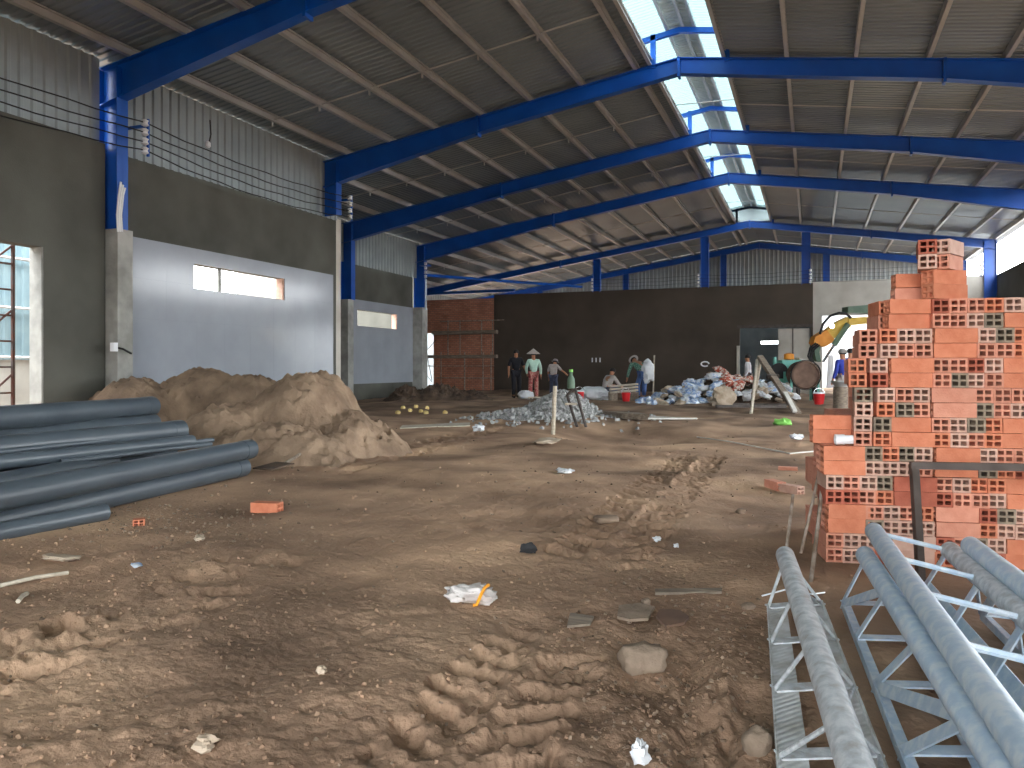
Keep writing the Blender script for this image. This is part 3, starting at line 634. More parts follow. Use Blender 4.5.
# loose stones on the heap (uncountable)
mb = MB()
for i in range(700):
    a = random.gauss(.1, .75); t = random.gauss(-.15, .7)
    d = math.hypot((a - .35) / 1.0, (t - .3) / 1.1); h = .55 * max(0, 1 - d ** 1.5); d2 = math.hypot((a + .6) / 1.2, (t + .1) / 1.1); h = max(h, .2 * max(0, 1 - d2 ** 1.4))
    p = W(.72 + a, 16.6 + t, 0); s = random.uniform(.015, .04); p.z = gh(p) + h + .01
    mb.box(p, (s * 2, s * 1.6, s * 1.3), (random.random() * 3, random.random() * 3, random.random() * 3))
tag(mb.build('stones', 'gravel', gp), kind='stuff')

# ------------------------------------------------------------------ grey PVC pipes
PIPES = [ # end u,v ; left u,v ; z ; radius ; label
 ((152, 406), (0, 418), .64, .11, 'topmost fat grey plastic pipe of the pipe pile'),
 ((154, 423), (0, 438), .45, .10, 'grey pipe shadowed under the topmost pipe'),
 ((181, 430), (0, 448), .42, .105, 'fat grey pipe lying under the topmost one, third longest'),
 ((110, 440), (0, 452), .40, .026, 'short thin grey pipe lying on the medium pipe'),
 ((192, 441), (0, 462), .34, .062, 'medium grey pipe in the middle of the pipe pile'),
 ((213, 440), (60, 456), .33, .024, 'slim grey tube protruding past the medium pipe, upper one'),
 ((211, 444), (60, 462), .29, .024, 'slim grey tube protruding past the medium pipe, lower one'),
 ((113, 461), (0, 482), .22, .075, 'short grey pipe tucked behind the longest pipe'),
 ((250, 449), (0, 497), .272, .093, 'longest fat grey pipe reaching furthest right'),
 ((243, 467), (0, 520), .092, .09, 'fat grey pipe on the ground beneath the longest one'),
 ((105, 512), (0, 532), .062, .06, 'lowest grey pipe nearest the camera on the ground')]
for ((u0, v0), (u1, v1), z, r, lab) in PIPES:
    p = P(u0, v0, z); q = P(u1, v1, z); d = (q - p); q = p + d * (1 + 1.0 / d.length) if u1 == 0 else q
    mb = MB(); mb.pipe(p, q, r, .008 if r > .04 else .004); o = mb.build('grey_pipe', 'pvc_grey', None, True)
    tag(o, lab, 'pipe', 'grey plastic pipes')
    if r > .085:
        e = p + (q - p).normalized() * .16; MB().pipe(p, e, r + .004, .005).build('socket_end', 'pvc_grey', o, True)
# pipes hidden below that carry the pile
for (a, t, z, r) in ((-3.35, 8.3, .1, .1), (-3.75, 8.5, .1, .1), (-4.05, 9.2, .1, .1), (-3.85, 9.0, .28, .1)):
    p = W(a, t, z); q = W(a - .95, t - 3.3, z); o = MB().pipe(p, q, r, .008).build('grey_pipe', 'pvc_grey', None, True)
    tag(o, 'grey pipe buried low in the pipe pile, %s' % {-3.35: 'just behind the ground pipe', -3.75: 'in the middle', -4.05: 'furthest back', -3.85: 'resting on two others'}[a], 'pipe', 'grey plastic pipes')

# ------------------------------------------------------------------ hollow bricks
BW, BH, BL = .0925, .0795, .221
def brick_geo():
    w, l, h = BW, BL, BH; e = .011; hw = (w - 3 * e) / 2; hh = (h - 3 * e) / 2
    xs = [-w / 2, -w / 2 + e, -w / 2 + e + hw, -w / 2 + 2 * e + hw, w / 2 - e, w / 2]; zs = [0, e, e + hh, 2 * e + hh, h - e, h]
    V = []; F = []
    def q(*p): k = len(V); V.extend(p); F.append((k, k + 1, k + 2, k + 3))
    for s in (-1, 1):
        y = s * l / 2
        for k in (0, 2, 4): q((xs[0], y, zs[k]), (xs[5], y, zs[k]), (xs[5], y, zs[k + 1]), (xs[0], y, zs[k + 1]))
        for k in (1, 3):
            for i in (0, 2, 4): q((xs[i], y, zs[k]), (xs[i + 1], y, zs[k]), (xs[i + 1], y, zs[k + 1]), (xs[i], y, zs[k + 1]))
    for k in (1, 3):
        for i in (1, 3):
            a, b, c, d = xs[i], xs[i + 1], zs[k], zs[k + 1]; y0, y1 = -l / 2, l / 2
            q((a, y0, c), (a, y1, c), (a, y1, d), (a, y0, d)); q((b, y0, c), (b, y0, d), (b, y1, d), (b, y1, c))
            q((a, y0, c), (b, y0, c), (b, y1, c), (a, y1, c)); q((a, y0, d), (a, y1, d), (b, y1, d), (b, y0, d))
    a, b, c, d = -w / 2, w / 2, 0, h; y0, y1 = -l / 2, l / 2
    q((a, y0, c), (a, y0, d), (a, y1, d), (a, y1, c)); q((b, y0, c), (b, y1, c), (b, y1, d), (b, y0, d))
    q((a, y0, c), (a, y1, c), (b, y1, c), (b, y0, c)); q((a, y0, d), (b, y0, d), (b, y1, d), (a, y1, d))
    return V, F
BV, BF = brick_geo()
BME = {}
for k, m in BRK.items():
    me = bpy.data.meshes.new('hollow_brick'); me.from_pydata(BV, [], BF); me.materials.append(m); BME[k] = me
# stack frame
SO = P(826, 562); SA = YAW - math.radians(10); SD = Vector((math.cos(SA), math.sin(SA), 0)); SN = Vector((-math.sin(SA), math.cos(SA), 0))
def s_of_u(u):
    r = FW + RT * ((u - U0) / FPX)               # r*t = SO + SD*s
    M = Matrix(((r.x, -SD.x), (r.y, -SD.y))); sol = M.inverted() @ Vector((SO.x, SO.y)); return sol.y
CH = .0822
bricks = []
def put(u, row, ori, depth=0.0, yaw=None, colour=None, du=0, dz=0):
    s = s_of_u(u)
    length, dep = (BW, BL) if ori == 'h' else (BL, BW)
    bricks.append(dict(s=s + length / 2, n=depth + dep / 2, row=row, ori=ori, yaw=yaw, colour=colour, dz=dz))
def HH(u, n, layer, pitch=17.2, **k):
    for i in range(n):
        for r in (0, 1): put(u + i * pitch, layer * 2 + r, 'h', **k)
def SS(u, layer, **k):
    for r in (0, 1): put(u, layer * 2 + r, 's', **k)
HH(826, 3, 0, 16.6); HH(876, 1, 0); SS(893, 0)
SS(829, 1); HH(866, 4, 1, 16.8)
HH(826, 4, 2, 16.6); SS(894, 2)
SS(824, 3); HH(864.5, 4, 3, 17)
HH(857, 1, 4, yaw=-8); HH(874, 1, 4); SS(892, 4); SS(818, 4, depth=.13)
HH(859, 1, 5, yaw=-11); HH(878, 3, 5, 17.4)
HH(854, 1, 6, yaw=-12, depth=.01); HH(872, 1, 6, depth=.02); SS(891, 6)
HH(864, 1, 7, depth=.04, yaw=-8); HH(880.5, 3, 7, 17.3)
HH(885, 1, 8, depth=.125); SS(889, 8, yaw=7, depth=.02)
SS(908, 9, depth=.22)
SS(929, 9, yaw=24, depth=.05)
for k in range(9):
    off = [3, 4, 3, 3, 0, 0, 0, 2, 0][k]
    if k % 2 == 0:
        HH(932.5 + off, 4, k, 17.6); 
        if k == 8:
            put(1004.5, 16, 's'); HH(1046, 1, k); put(1004.5, 17, 'h'); put(1022.5, 17, 'h')
        else: SS(1004.5 + off, k); HH(1046 + off, 1, k)
    else: SS(933 + off, k); HH(976 + off, 4, k, 17.8)
put(925, 20, 'h', yaw=-17, depth=.0); put(947, 20, 'h', yaw=-38, depth=.0); put(925, 21, 'h', yaw=-15, depth=.0); put(947, 21, 'h', yaw=-38, depth=.0)
rows = {}
for b in bricks: rows.setdefault(b['row'], []).append(b)
WORDS = ['first', 'second', 'third', 'fourth', 'fifth', 'sixth', 'seventh', 'eighth', 'ninth', 'tenth', 'eleventh', 'twelfth', 'thirteenth', 'fourteenth', 'fifteenth', 'sixteenth', 'seventeenth', 'eighteenth', 'nineteenth', 'twentieth', 'twenty-first', 'twenty-second']
names = ['orange', 'salmon', 'pale pink', 'dark red', 'smoke-grey']
rb = random.Random(3); pairc = {}
for r in sorted(rows):
    for i, b in enumerate(sorted(rows[r], key=lambda q: q['s'])):
        key = (r // 2, round(b['s'], 2)); c = b['colour'] or (pairc.get(key) if b['ori'] == 's' and rb.random() < .85 else None) or rb.choices(names, [.22, .30, .27, .07, .14] if b['ori'] == 'h' else [.5, .35, .1, .05, 0])[0]
        pairc[key] = c
        o = bpy.data.objects.new('hollow_brick', BME[c]); COL.objects.link(o)
        loc = SO + SD * (b['s'] + rb.uniform(-.0015, .0015)) + SN * (b['n'] + rb.uniform(-.006, .016))
        o.location = (loc.x, loc.y, b['row'] * CH + b['dz'] + .0)
        yaw = SA + (math.pi / 2 if b['ori'] == 's' else 0) + math.radians((b['yaw'] or 0) + rb.uniform(-1.3, 1.3))
        o.rotation_euler = (0, 0, yaw)
        tag(o, '%s hollow brick laid %s, %s course up, %s from the left' % (c, 'end-on with holes showing' if b['ori'] == 'h' else 'side-on', WORDS[r], WORDS[i]), 'brick', 'hollow bricks in the big stack')
# bricks behind the face of the stack, hidden or barely seen: one heap
mb = MB()
def raw_brick(mb, s, n, z, yaw):
    M = Matrix.Translation(SO + SD * s + SN * n + Vector((0, 0, z))) @ Matrix.Rotation(SA + yaw, 4, 'Z')
    mb.add([M @ Vector(v) for v in BV], BF)
for r in range(18):
    ss = sorted(b['s'] for b in rows[r] if b['n'] < .2); s0 = ss[0] + .02 + (.1 if r > 8 else 0); s1 = s_of_u(1062)
    for depth in (.37, .60, .83):
        if r >= 16 and depth > .5: continue
        s = s0 + .05 * (depth > .5)
        while s < s1: raw_brick(mb, s, depth, r * CH, 0); s += BW + .002
    for b in rows[r]:
        if b['ori'] == 's' and b['n'] < .06: raw_brick(mb, b['s'], .16, r * CH, math.pi / 2)
tag(mb.build('brick_core', BRK['salmon'], None, recalc=False), 'salmon hollow bricks packed behind the face of the stack', 'brick stack', kind='stuff')
# loose bricks on the ground
for (u, v, ori, c, lab) in ((775, 489, .2, 'salmon', 'salmon hollow brick on earth, left of two beside the stack'), (791, 493, .5, 'pale pink', 'pale hollow brick on earth, right of two beside the stack'), (788, 470, 1.2, 'salmon', 'flat broken hollow brick on earth above the fallen pair'), (267, 512, 1.35, 'orange', 'single red-orange brick lying alone on bare earth'), (139, 525, .4, 'orange', 'small orange brick shard beside the lowest pipe')):
    o = bpy.data.objects.new('hollow_brick', BME[c]); COL.objects.link(o); p = onground(u, v); o.location = (p.x, p.y, gh(p) - .005); o.rotation_euler = (0, 0, YAW + ori)
    if 'broken' in lab: o.scale = (1, .9, .5)
    if 'shard' in lab: o.scale = (.8, .35, .6)
    tag(o, lab, 'brick')
# white plastic coupling on the stack
cp = at_t(836, 434, 4.33); cp.z = 8 * CH + .032
pc = thing('pipe_coupling', SO + SD * s_of_u(836) + SN * .05 + Vector((0, 0, 8 * CH)), 'white plastic pipe coupling resting on the brick stack', 'coupling')
b0 = SO + SD * s_of_u(837) + SN * .05 + Vector((0, 0, 8 * CH + .03)); MB().pipe(b0, b0 + SD * .05, .03, .004).build('collar', 'porcelain', pc, True); MB().pipe(b0 + SD * .05, b0 + SD * .1, .026, .004).build('spigot', 'porcelain', pc, True)

# dark steel frame in front of the stack
fr = thing('tube_stand', W(2.1, 3.95, 0), 'dark steel square-tube frame standing before the brick stack', 'frame')
z1 = EYE - (466 - V0) / FPX * 3.95; pA = at_t(914, 466, 3.98); pB = at_t(1075, 466, 3.86); pA.z = pB.z = z1
fA = at_t(921, 560, 3.98); fA.z = gh(fA) - .02; fB = at_t(1082, 560, 3.86); fB.z = gh(fB) - .02
MB().bar(pA - (pB - pA).normalized() * .018, pB, .036, .036).build('rail', 'dark_steel', fr); MB().bar(fA, pA, .036, .036, up=FW).build('leg', 'dark_steel', fr); MB().bar(fB, pB, .036, .036, up=FW).build('leg', 'dark_steel', fr)

# ------------------------------------------------------------------ galvanised trusses
def truss(label, T0, T1, L0, L1, R0, R1, plate='galv_blue', rpipe=.039, platew=.07, rod=.007, flat=False, group='lattice trusses', ext=.9, rightpipe=False, step=.5):
    def e(a, b): return b + (b - a).normalized() * ext
    T1 = e(T0, T1); L1 = e(L0, L1); R1 = e(R0, R1); n = max(3, round((L1 - L0).length / step))
    o = thing('lattice_truss', (L0 + R0) / 2, label, 'truss', group)
    pm = 'galv_grey' if plate == 'tread_plate' else 'galv_blue'
    MB().pipe(T0, T1, rpipe, .006).build('top_chord', pm, o, True)
    side = (R0 - L0).normalized(); up = (T1 - T0).normalized().cross(side)
    if up.z < 0: up = -up
    for (a, b, s) in ((L0, L1, 1), (R0, R1, -1)):
        if rightpipe and s == 1: MB().pipe(a, b, rpipe * 1.05, .006).build('lower_chord', 'galv_grey', o, True); continue
        w = platew; MB().bar(a + side * s * w / 2, b + side * s * w / 2, w, .006, up).bar(a, b, .006, .035, up).build('bottom_chord', plate, o)
    def member(p, q, name='lacing'):
        d = (q - p).normalized()
        if flat: MB().bar(p + d * rpipe * .6, q, .042, .006, (T1 - T0).normalized().cross(d)).build(name, pm, o)
        else: MB().tube([p + d * rpipe * .6, q], rod, 6).build(name, pm, o)
    for i in range(n + 1):
        f = i / n; l = L0.lerp(L1, f); r = R0.lerp(R1, f); t = T0.lerp(T1, f)
        MB().bar(l + up * .008, r + up * .008, .055, .006, up).build('rung', pm, o)
        if i == 0: t = T0 + (T1 - T0).normalized() * .03
        member(t, l); member(t, r)
        if i < n:
            t2 = T0.lerp(T1, (i + 1) / n); member(t2, R0.lerp(R1, f)) 
            if flat and i % 2 == 0: member(t2, l)
    return o
def lvl(u, v, z): return P(u, v, z)
truss('grey-white lattice truss with checkered plate edges, leftmost of the pile', lvl(785, 555, .27), lvl(853, 760, .27), lvl(768, 608, .03), lvl(778, 760, .03), lvl(822, 604, .03), lvl(882, 760, .03), plate='tread_plate', platew=.085)
truss('pale blue lattice truss with flat lacing, second from the left', lvl(865, 555, .27), lvl(998, 760, .27), lvl(842, 604, .03), lvl(902, 760, .03), lvl(904, 606, .03), lvl(982, 760, .03), flat=True, platew=.035)
truss('tilted blue-grey lattice truss leaning on its neighbour, third from the left', W(1.655, 3.52, .35), W(1.02, 1.55, .35), W(1.98, 3.48, .27), W(1.40, 1.5, .27), W(1.86, 3.5, .06), W(1.28, 1.5, .06), rod=.011, platew=.075, rightpipe=True)
truss('blue-grey lattice truss at the right edge, fourth from the left', W(1.965, 3.3, .335), W(1.38, 1.3, .335), W(2.02, 3.32, .03), W(1.44, 1.3, .03), W(2.28, 3.2, .03), W(1.7, 1.2, .03), flat=True, platew=.035)
# tie wires lying across
tag(MB().tube([W(1.12, 3.45, .075), W(1.25, 3.5, .09), W(1.34, 3.44, .085), W(1.42, 3.5, .075)], .004, 5).build('tie_wire', 'porcelain', None, True), 'thin white wire tangled between the first two trusses', 'wire')

# rebar stakes leaning on the stack
for k, (u0, v0, u1, v1, tt, lab) in enumerate(((783, 560, 793, 495, 4.3, 'leaning rebar stake with cement-caked foot, leftmost by the stack'), (800, 545, 819, 472, 4.45, 'thin dark rebar leaning on the brick stack'), (810, 575, 823, 478, 4.2, 'pale rebar leaning on the brick stack corner'))):
    p = onground(u0, v0 + 8); q = at_t(u1, v1, 4.6); tag(MB().tube([p - Vector((0, 0, .02)), p.lerp(q, .5) + Vector((.004, 0, 0)), q], .009 if k != 2 else .011, 7).build('rebar_stake', 'rebar', None, True), lab, 'rebar')

# ------------------------------------------------------------------ rocks, boards, scraps
def rock(name, m, p, size, seed, label, cat, yaw=0.0, blocky=.5, sub=3):
    b = bmesh.new(); bmesh.ops.create_icosphere(b, subdivisions=sub, radius=1)
    for v in b.verts:
        c = v.co; n = np.array([c.x * 2 + seed]), np.array([c.y * 2 + c.z * 1.7 + seed])
        k = 1 + .16 * float(fbm(n[0], n[1], 3, seed)[0]); mx = max(abs(c.x), abs(c.y), abs(c.z)); c2 = c.lerp(c / mx * .8, blocky) * k
        v.co = Vector((c2.x * size[0] / 2, c2.y * size[1] / 2, c2.z * size[2] / 2 + size[2] * .35))
    me = bpy.data.meshes.new(name); b.to_mesh(me); b.free(); me.materials.append(MATS[m])
    if sub > 2: me.polygons.foreach_set('use_smooth', [True] * len(me.polygons))
    o = bpy.data.objects.new(name, me); COL.objects.link(o); o.location = (p[0], p[1], gh(p) - .005); o.rotation_euler = (0, 0, YAW + yaw)
    return tag(o, label, cat) if label else o
rock('stone_block', 'stone_block', onground(643, 668), (.20, .12, .12), 4, 'squared brown stone block on mud left of the trusses', 'stone', .15, .85)
rock('round_stone', 'stone_block', onground(757, 752), (.085, .08, .09), 9, 'rounded brown stone touching the leftmost truss', 'stone', .2, .2)
rock('rubble_lump', 'stone_block', onground(748, 608), (.07, .05, .035), 2, 'pale rubble lump beside the leftmost truss end', 'stone', .4, .6)
rock('rubble_lump', 'stone_block', onground(646, 606), (.05, .04, .05), 6, 'small upright stone above the flat slab pieces', 'stone', .4, .7)
rock('rubble_lump', 'pebble', onground(606, 522), (.22, .15, .06), 12, 'flat crumbled clod beside the middle tyre track', 'stone', .3, .3)
rock('rubble_lump', 'pebble', onground(741, 513), (.08, .07, .05), 14, 'reddish stone on the earth below the fallen bricks', 'stone', .3, .3)
def slab(pts, z, th, m, name, label, cat, lift=.0):
    g = [onground(u, v) for (u, v) in pts]; zz = max(gh(p) for p in g) + lift
    poly = [(p.x, p.y, zz) for p in g]; return tag(MB().prism(poly, (0, 0, th)).build(name, m), label, cat)
slab([(617, 619), (630, 625), (648, 624), (655, 613), (640, 609), (619, 610)], 0, .012, 'stone_block', 'slab_piece', 'pale flat slab scrap above the stone block', 'slab')
slab([(656, 624), (666, 629), (684, 628), (689, 622), (680, 617), (660, 617)], 0, .012, 'drum_brown', 'slab_piece', 'reddish flat slab scrap right of the pale one', 'slab')
slab([(567, 628), (590, 628), (594, 619), (570, 618)], 0, .01, 'wood_grey', 'slab_piece', 'thin grey board scrap left of the slab pieces', 'board')
slab([(655, 596), (722, 594), (722, 590), (655, 591)], 0, .012, 'wood_grey', 'plank_piece', 'narrow weathered plank lying above the slab pieces', 'plank')
slab([(648, 425), (697, 430), (686, 420), (650, 419)], 0, .03, 'board_white', 'plywood_sheet', 'pale plywood sheet over the pit, right one', 'board', .02)
slab([(602, 428), (640, 430), (648, 421), (622, 420)], 0, .12, 'wood_grey', 'plywood_sheet', 'grey board edge over the pit, left one', 'board', .0)
slab([(590, 428), (640, 431), (640, 429), (592, 426)], 0, .04, 'wood_pale', 'plank_piece', 'pale plank edging the pit beside the gravel', 'plank', .0)
slab([(400, 430), (470, 427), (470, 424), (402, 426)], 0, .015, 'wood_pale', 'plank_piece', 'pale plank on earth left of the gravel heap', 'plank', .0)
# shovel plank on the sand
sp = thing('wooden_shovel', onground(262, 474), 'flat wooden shovel lying at the foot of the tall sand mound', 'shovel')
p0 = onground(262, 474); p1 = onground(285, 470); p2 = onground(316, 457); up = Vector((0, 0, .05))
MB().bar(p0 + up, p1 + up * 1.5, .26, .015).build('blade', 'dark_earth', sp); MB().tube([p1 + up * 1.4, p2 + up * 3], .018, 8).build('shaft', 'wood_grey', sp)
for k, (u0, v0, u1, v1, lab) in enumerate(((0, 588, 68, 575, 'long pale stick on the earth at the left edge'), (18, 604, 27, 596, 'short pale twig below the long stick'))):
    p = onground(u0, v0); q = onground(u1, v1); tag(MB().tube([p + Vector((0, 0, .012)), p.lerp(q, .5) + Vector((0, 0, .02)), q + Vector((0, 0, .012))], .011, 6).build('stick', 'wood_pale', None, True), lab, 'stick')
# white bag
def crumple(name, m, p, size, seed, yaw=0, parent=None, label=None, cat=None, n=26, lift=0, amp=.35):
    vs = []; fs = []
    for i in range(n + 1):
        for j in range(n):
            th = math.pi * i / n; ph = 2 * math.pi * j / n
            x = math.copysign(abs(math.sin(th) * math.cos(ph)) ** .75, math.cos(ph)); y = math.copysign(abs(math.sin(th) * math.sin(ph)) ** .75, math.sin(ph)); z = math.copysign(abs(math.cos(th)) ** .8, math.cos(th))
            vs.append((x, y, z))
    A = np.array(vs); k = 1 + amp * .5 * fbm(A[:, 0] * 2.2 + seed * 3.1 + A[:, 2], A[:, 1] * 2.2 - A[:, 2] * 1.3 + seed, 4, seed)
    A = A * k[:, None]; A[:, 2] += .25 * amp * fbm(A[:, 0] * 3 + seed, A[:, 1] * 3, 3, seed + 4)
    A = A * np.array(size) / 2; A[:, 2] += size[2] * .45
    c, s = math.cos(YAW + yaw), math.sin(YAW + yaw)
    X = A[:, 0] * c - A[:, 1] * s + p[0]; Y = A[:, 0] * s + A[:, 1] * c + p[1]; Z = A[:, 2] + p[2] + lift
    mb = MB(); mb.v = list(zip(X.tolist(), Y.tolist(), Z.tolist())); mb.f = [(i * n + j, i * n + (j + 1) % n, (i + 1) * n + (j + 1) % n, (i + 1) * n + j) for i in range(n) for j in range(n)]
    o = mb.build(name, m, parent, True); return tag(o, label, cat) if label else o
p = onground(470, 601)
bagt = thing('crumpled_bag', p, 'crumpled white printed bag with orange strap lying on the earth', 'bag')
crumple('bag_body', 'print_bag', p, (.24, .15, .075), 3, .1, bagt, amp=.5)
q = onground(487, 604); MB().box(q + Vector((-.03, 0, .02)), (.13, .03, .02), (0, 0, YAW + .25)).build('cardboard_edge', 'wood_pale', bagt)
MB().tube([q + Vector((0, .02, .085)), q + Vector((-.004, -.02, .08)), q + Vector((-.012, -.05, .05)), q + Vector((-.02, -.075, .015)), q + Vector((-.035, -.08, .014))], .008, 6).build('strap', 'orange_strap', bagt, True)
SCR = [(528, 553, 'black_rubber', (.09, .025, .055), 'black rubber scrap standing on bare earth'), (640, 762, 'sack_white', (.05, .045, .06), 'white plastic wrapper at the bottom edge'),
       (479, 431, 'sack_white', (.26, .2, .12), 'white plastic scrap left of the gravel heap'), (565, 473, 'sack_white', (.22, .12, .05), 'flat white plastic scrap in the middle of the floor'),
       (206, 748, 'sack_tan', (.06, .05, .035), 'crumpled tan paper near the bottom left'), (467, 656, 'sack_white', (.04, .035, .03), 'small white wrapper at the top of the near tyre track'),
       (546, 443, 'sack_tan', (.55, .3, .06), 'pale crumpled sack in front of the gravel heap'), (200, 540, 'sack_tan', (.10, .06, .03), 'pale paper scrap below the pipe pile'),
       (783, 427, 'green_plastic', (.32, .2, .16), 'bright green plastic bag on the earth beyond the stack'), (797, 439, 'sack_white', (.2, .14, .08), 'white plastic scrap below the green bag'),
       (657, 541, 'sack_white', (.05, .04, .03), 'tiny white scrap below the middle tyre track'), (676, 547, 'sack_white', (.05, .03, .02), 'flat tiny white scrap right of another below the track'),
       (137, 566, 'sack_blue', (.10, .05, .015), 'flat bluish paper on the left earth'), (60, 560, 'sack_tan', (.2, .1, .03), 'pale crumbled plaster patch below the lowest pipe'),
       (322, 673, 'sack_tan', (.035, .03, .025), 'small pale paper pair left of the near tyre track')]
for i, (u, v, m, size, lab) in enumerate(SCR):
    p = onground(u, v); crumple('plastic_scrap' if 'paper' not in lab else 'paper_scrap', m, p, size, 20 + i, i * .7, None, lab, 'scrap', n=14, amp=.7)
# pebbles and clods: nobody could count them
mb = MB()
for i in range(1500):
    if i < 300: u = random.uniform(0, 760); v = random.uniform(470, 768)
    elif i < 700: u = random.uniform(560, 780); v = random.uniform(560, 768)
    elif i < 1200: u = random.gauss(160, 70); v = random.gauss(522, 14)
    else: u = random.uniform(180, 820); v = random.uniform(415, 520)
    if v < 405: continue
    p = P(u, v); p.z = gh(p); t = (p - Vector((0, 0, EYE))).dot(FW)
    s = random.choice((.0015, .002, .003, .004, .006)) * (1 + t * .12)
    mb.box(p + Vector((0, 0, s * .3)), (s * random.uniform(1, 2.4), s * random.uniform(1, 2), s * random.uniform(.8, 1.4)), (random.random() * .8, random.random() * .8, random.random() * 3))
tag(mb.build('pebbles', 'pebble'), 'scattered pebbles and crumbs over the earth floor', 'pebbles', kind='stuff')
mb = MB()
for i in range(2600):
    if i < 1500: u = random.uniform(0, 800); v = 400 + 368 * random.random() ** .8
    elif i < 2100: u = random.gauss(640, 70); v = random.gauss(660, 60)
    else: u = random.gauss(170, 120); v = random.gauss(590, 45)
    if v < 412 or v > 790: continue
    p = P(u, v); p.z = gh(p); t = (p - Vector((0, 0, EYE))).dot(FW)
    if p.x < XL1 + .5: continue
    s = random.choice((.002, .0025, .0035, .006)) * (1 + t * .09)
    mb.box(p + Vector((0, 0, s * .1)), (s * random.uniform(1, 2.6), s * random.uniform(1, 2), s * random.uniform(.8, 1.3)), (random.random() * 1.5, random.random() * 1.5, random.random() * 3))
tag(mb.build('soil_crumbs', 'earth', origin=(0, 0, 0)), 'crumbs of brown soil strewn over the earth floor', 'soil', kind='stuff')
YL = [(398, 412), (403, 409), (410, 411), (416, 410), (421, 413), (427, 409), (426, 415), (445, 415)]
for i, (u, v) in enumerate(YL): rock('yellow_lump', 'yellow_stone', onground(u, v), (.13, .11, .11), 50 + i, 'yellowish lump on the ground, %s from the left before the dark clods' % WORDS[i], 'lump', i, .2, 2)['group'] = 'yellow lumps'
# rope across the floor
tag(MB().tube([onground(u, v) + Vector((0, 0, .02)) for (u, v) in ((648, 433), (690, 437), (730, 443), (760, 449), (790, 455), (822, 452), (850, 447))], .010, 6).build('hose', 'board_white', None, True), 'pale hose trailing across the floor toward the stack', 'hose')

# ------------------------------------------------------------------ middle-distance things
st = tag(MB().tube([P(553, 430) - Vector((0, 0, .1)), at_t(555, 386, 770 * 1.1 / 63)], .035, 8).build('timber_stake', 'wood_pale', None, True), 'pale timber stake upright before the gravel heap', 'stake')
# sieve stand: slanted frame
ss = thing('sieve_stand', P(583, 426), 'dark steel sieve frame standing at the gravel heap', 'stand')
T = FPX * 1.1 / 58
pa, pb, pc_, pd = at_t(567, 395, T + .3), at_t(575, 388, T + .3), at_t(586, 427, T), at_t(577, 427, T)
for a, b in ((pa, pd), (pb, pc_)): MB().tube([a, b], .03, 6).build('leg', 'dark_steel', ss)
MB().tube([at_t(565, 404, T + .2), at_t(577, 404, T + .2)], .025, 6).build('crossbar', 'wood_pale', ss); MB().tube([pa, pb], .03, 6).build('crossbar', 'dark_steel', ss)
gb = thing('green_bottle', at_t(571, 388, T + .35), 'green plastic bottle hung on the sieve frame', 'bottle')
MB().lathe([(.04, 0), (.075, .02), (.08, .1), (.07, .2), (.03, .27), (.03, .33)], 12, Matrix.Translation(at_t(571, 389, T + .3))).build('bottle_body', 'green_paint', gb, True); MB().lathe([(.04, 0), (.04, .05)], 10, Matrix.Translation(at_t(571, 389, T + .3) + Vector((0, 0, .33)))).build('cap', 'green_plastic', gb)
def bucket(u, v, t, h, label, lid=True):
    p = at_t(u, v, t); p.z = gh(p); b = thing('bucket', p, label, 'bucket', 'red buckets'); M = Matrix.Translation(p)
    MB().lathe([(h * .38, 0), (h * .5, h), (h * .53, h), (h * .53, h * .95)], 16, M).build('pail', 'red_plastic', b, True)
    if lid: MB().lathe([(h * .53, h), (h * .5, h * 1.12), (h * .1, h * 1.15)], 16, M).build('lid', 'porcelain', b, True)
    MB().tube([p + RT * (h * .5 * math.cos(k * math.pi / 8)) + Vector((0, 0, h + h * .5 * math.sin(k * math.pi / 8))) for k in range(9)], .012, 5).build('bail', 'chrome', b, True)
bucket(579.5, 399, 24, .30, 'red bucket with white lid behind the sieve frame')
bucket(626, 397, 24, .28, 'red bucket beside the crouching worker', False)
bucket(819, 397, 22, .32, 'red bucket with white lid before the mixer drum')
# work bench with planks
wbn = thing('trestle_bench', at_t(540, 399, 24.5), 'low plank bench behind the gravel heap', 'bench')
MB().bar(at_t(528, 397.5, 24.6), at_t(578, 396.5, 24.6), .3, .04).build('plank', 'wood_pale', wbn)
for u in (531, 541, 566, 575): 
    q = at_t(u, 397, 24.6); MB().bar((q.x, q.y, gh(q) - .02), q, .05, .05, FW).build('leg', 'wood_grey', wbn)
wb = thing('plank_barrow', at_t(622, 398, 25.5), 'stack of pale planks on trestle beside the camouflage worker', 'trestle')
for k in range(3): MB().bar(at_t(610, 386.5 + 3 * k, 25.5), at_t(638, 384 + 3 * k, 25.3), .3, .06).build('plank', 'wood_pale', wb)
for u in (613, 634): q = at_t(u, 392, 25.4); MB().bar((q.x, q.y, gh(q) - .02), q, .3, .06, FW).build('trestle', 'wood_grey', wb)
for i, (u, v, s) in enumerate(((593, 396, (1.0, .6, .45)), (604, 396, (.5, .4, .2)), (556, 391, (.35, .3, .25)), (566, 391, (.35, .3, .2)), (526, 397, (.6, .4, .3)))):
    p = at_t(u, v, 26.2); p.z = gh(p); crumple('cement_sack', 'sack_white', p, s, 70 + i, i, None, ['large white sack heap against the back wall', 'small white sack right of the large one at the back wall', 'small white sack behind the timber stake', 'small white sack right of the stake', 'white sack at the feet of the worker in the conical hat'][i], 'sack', n=16)

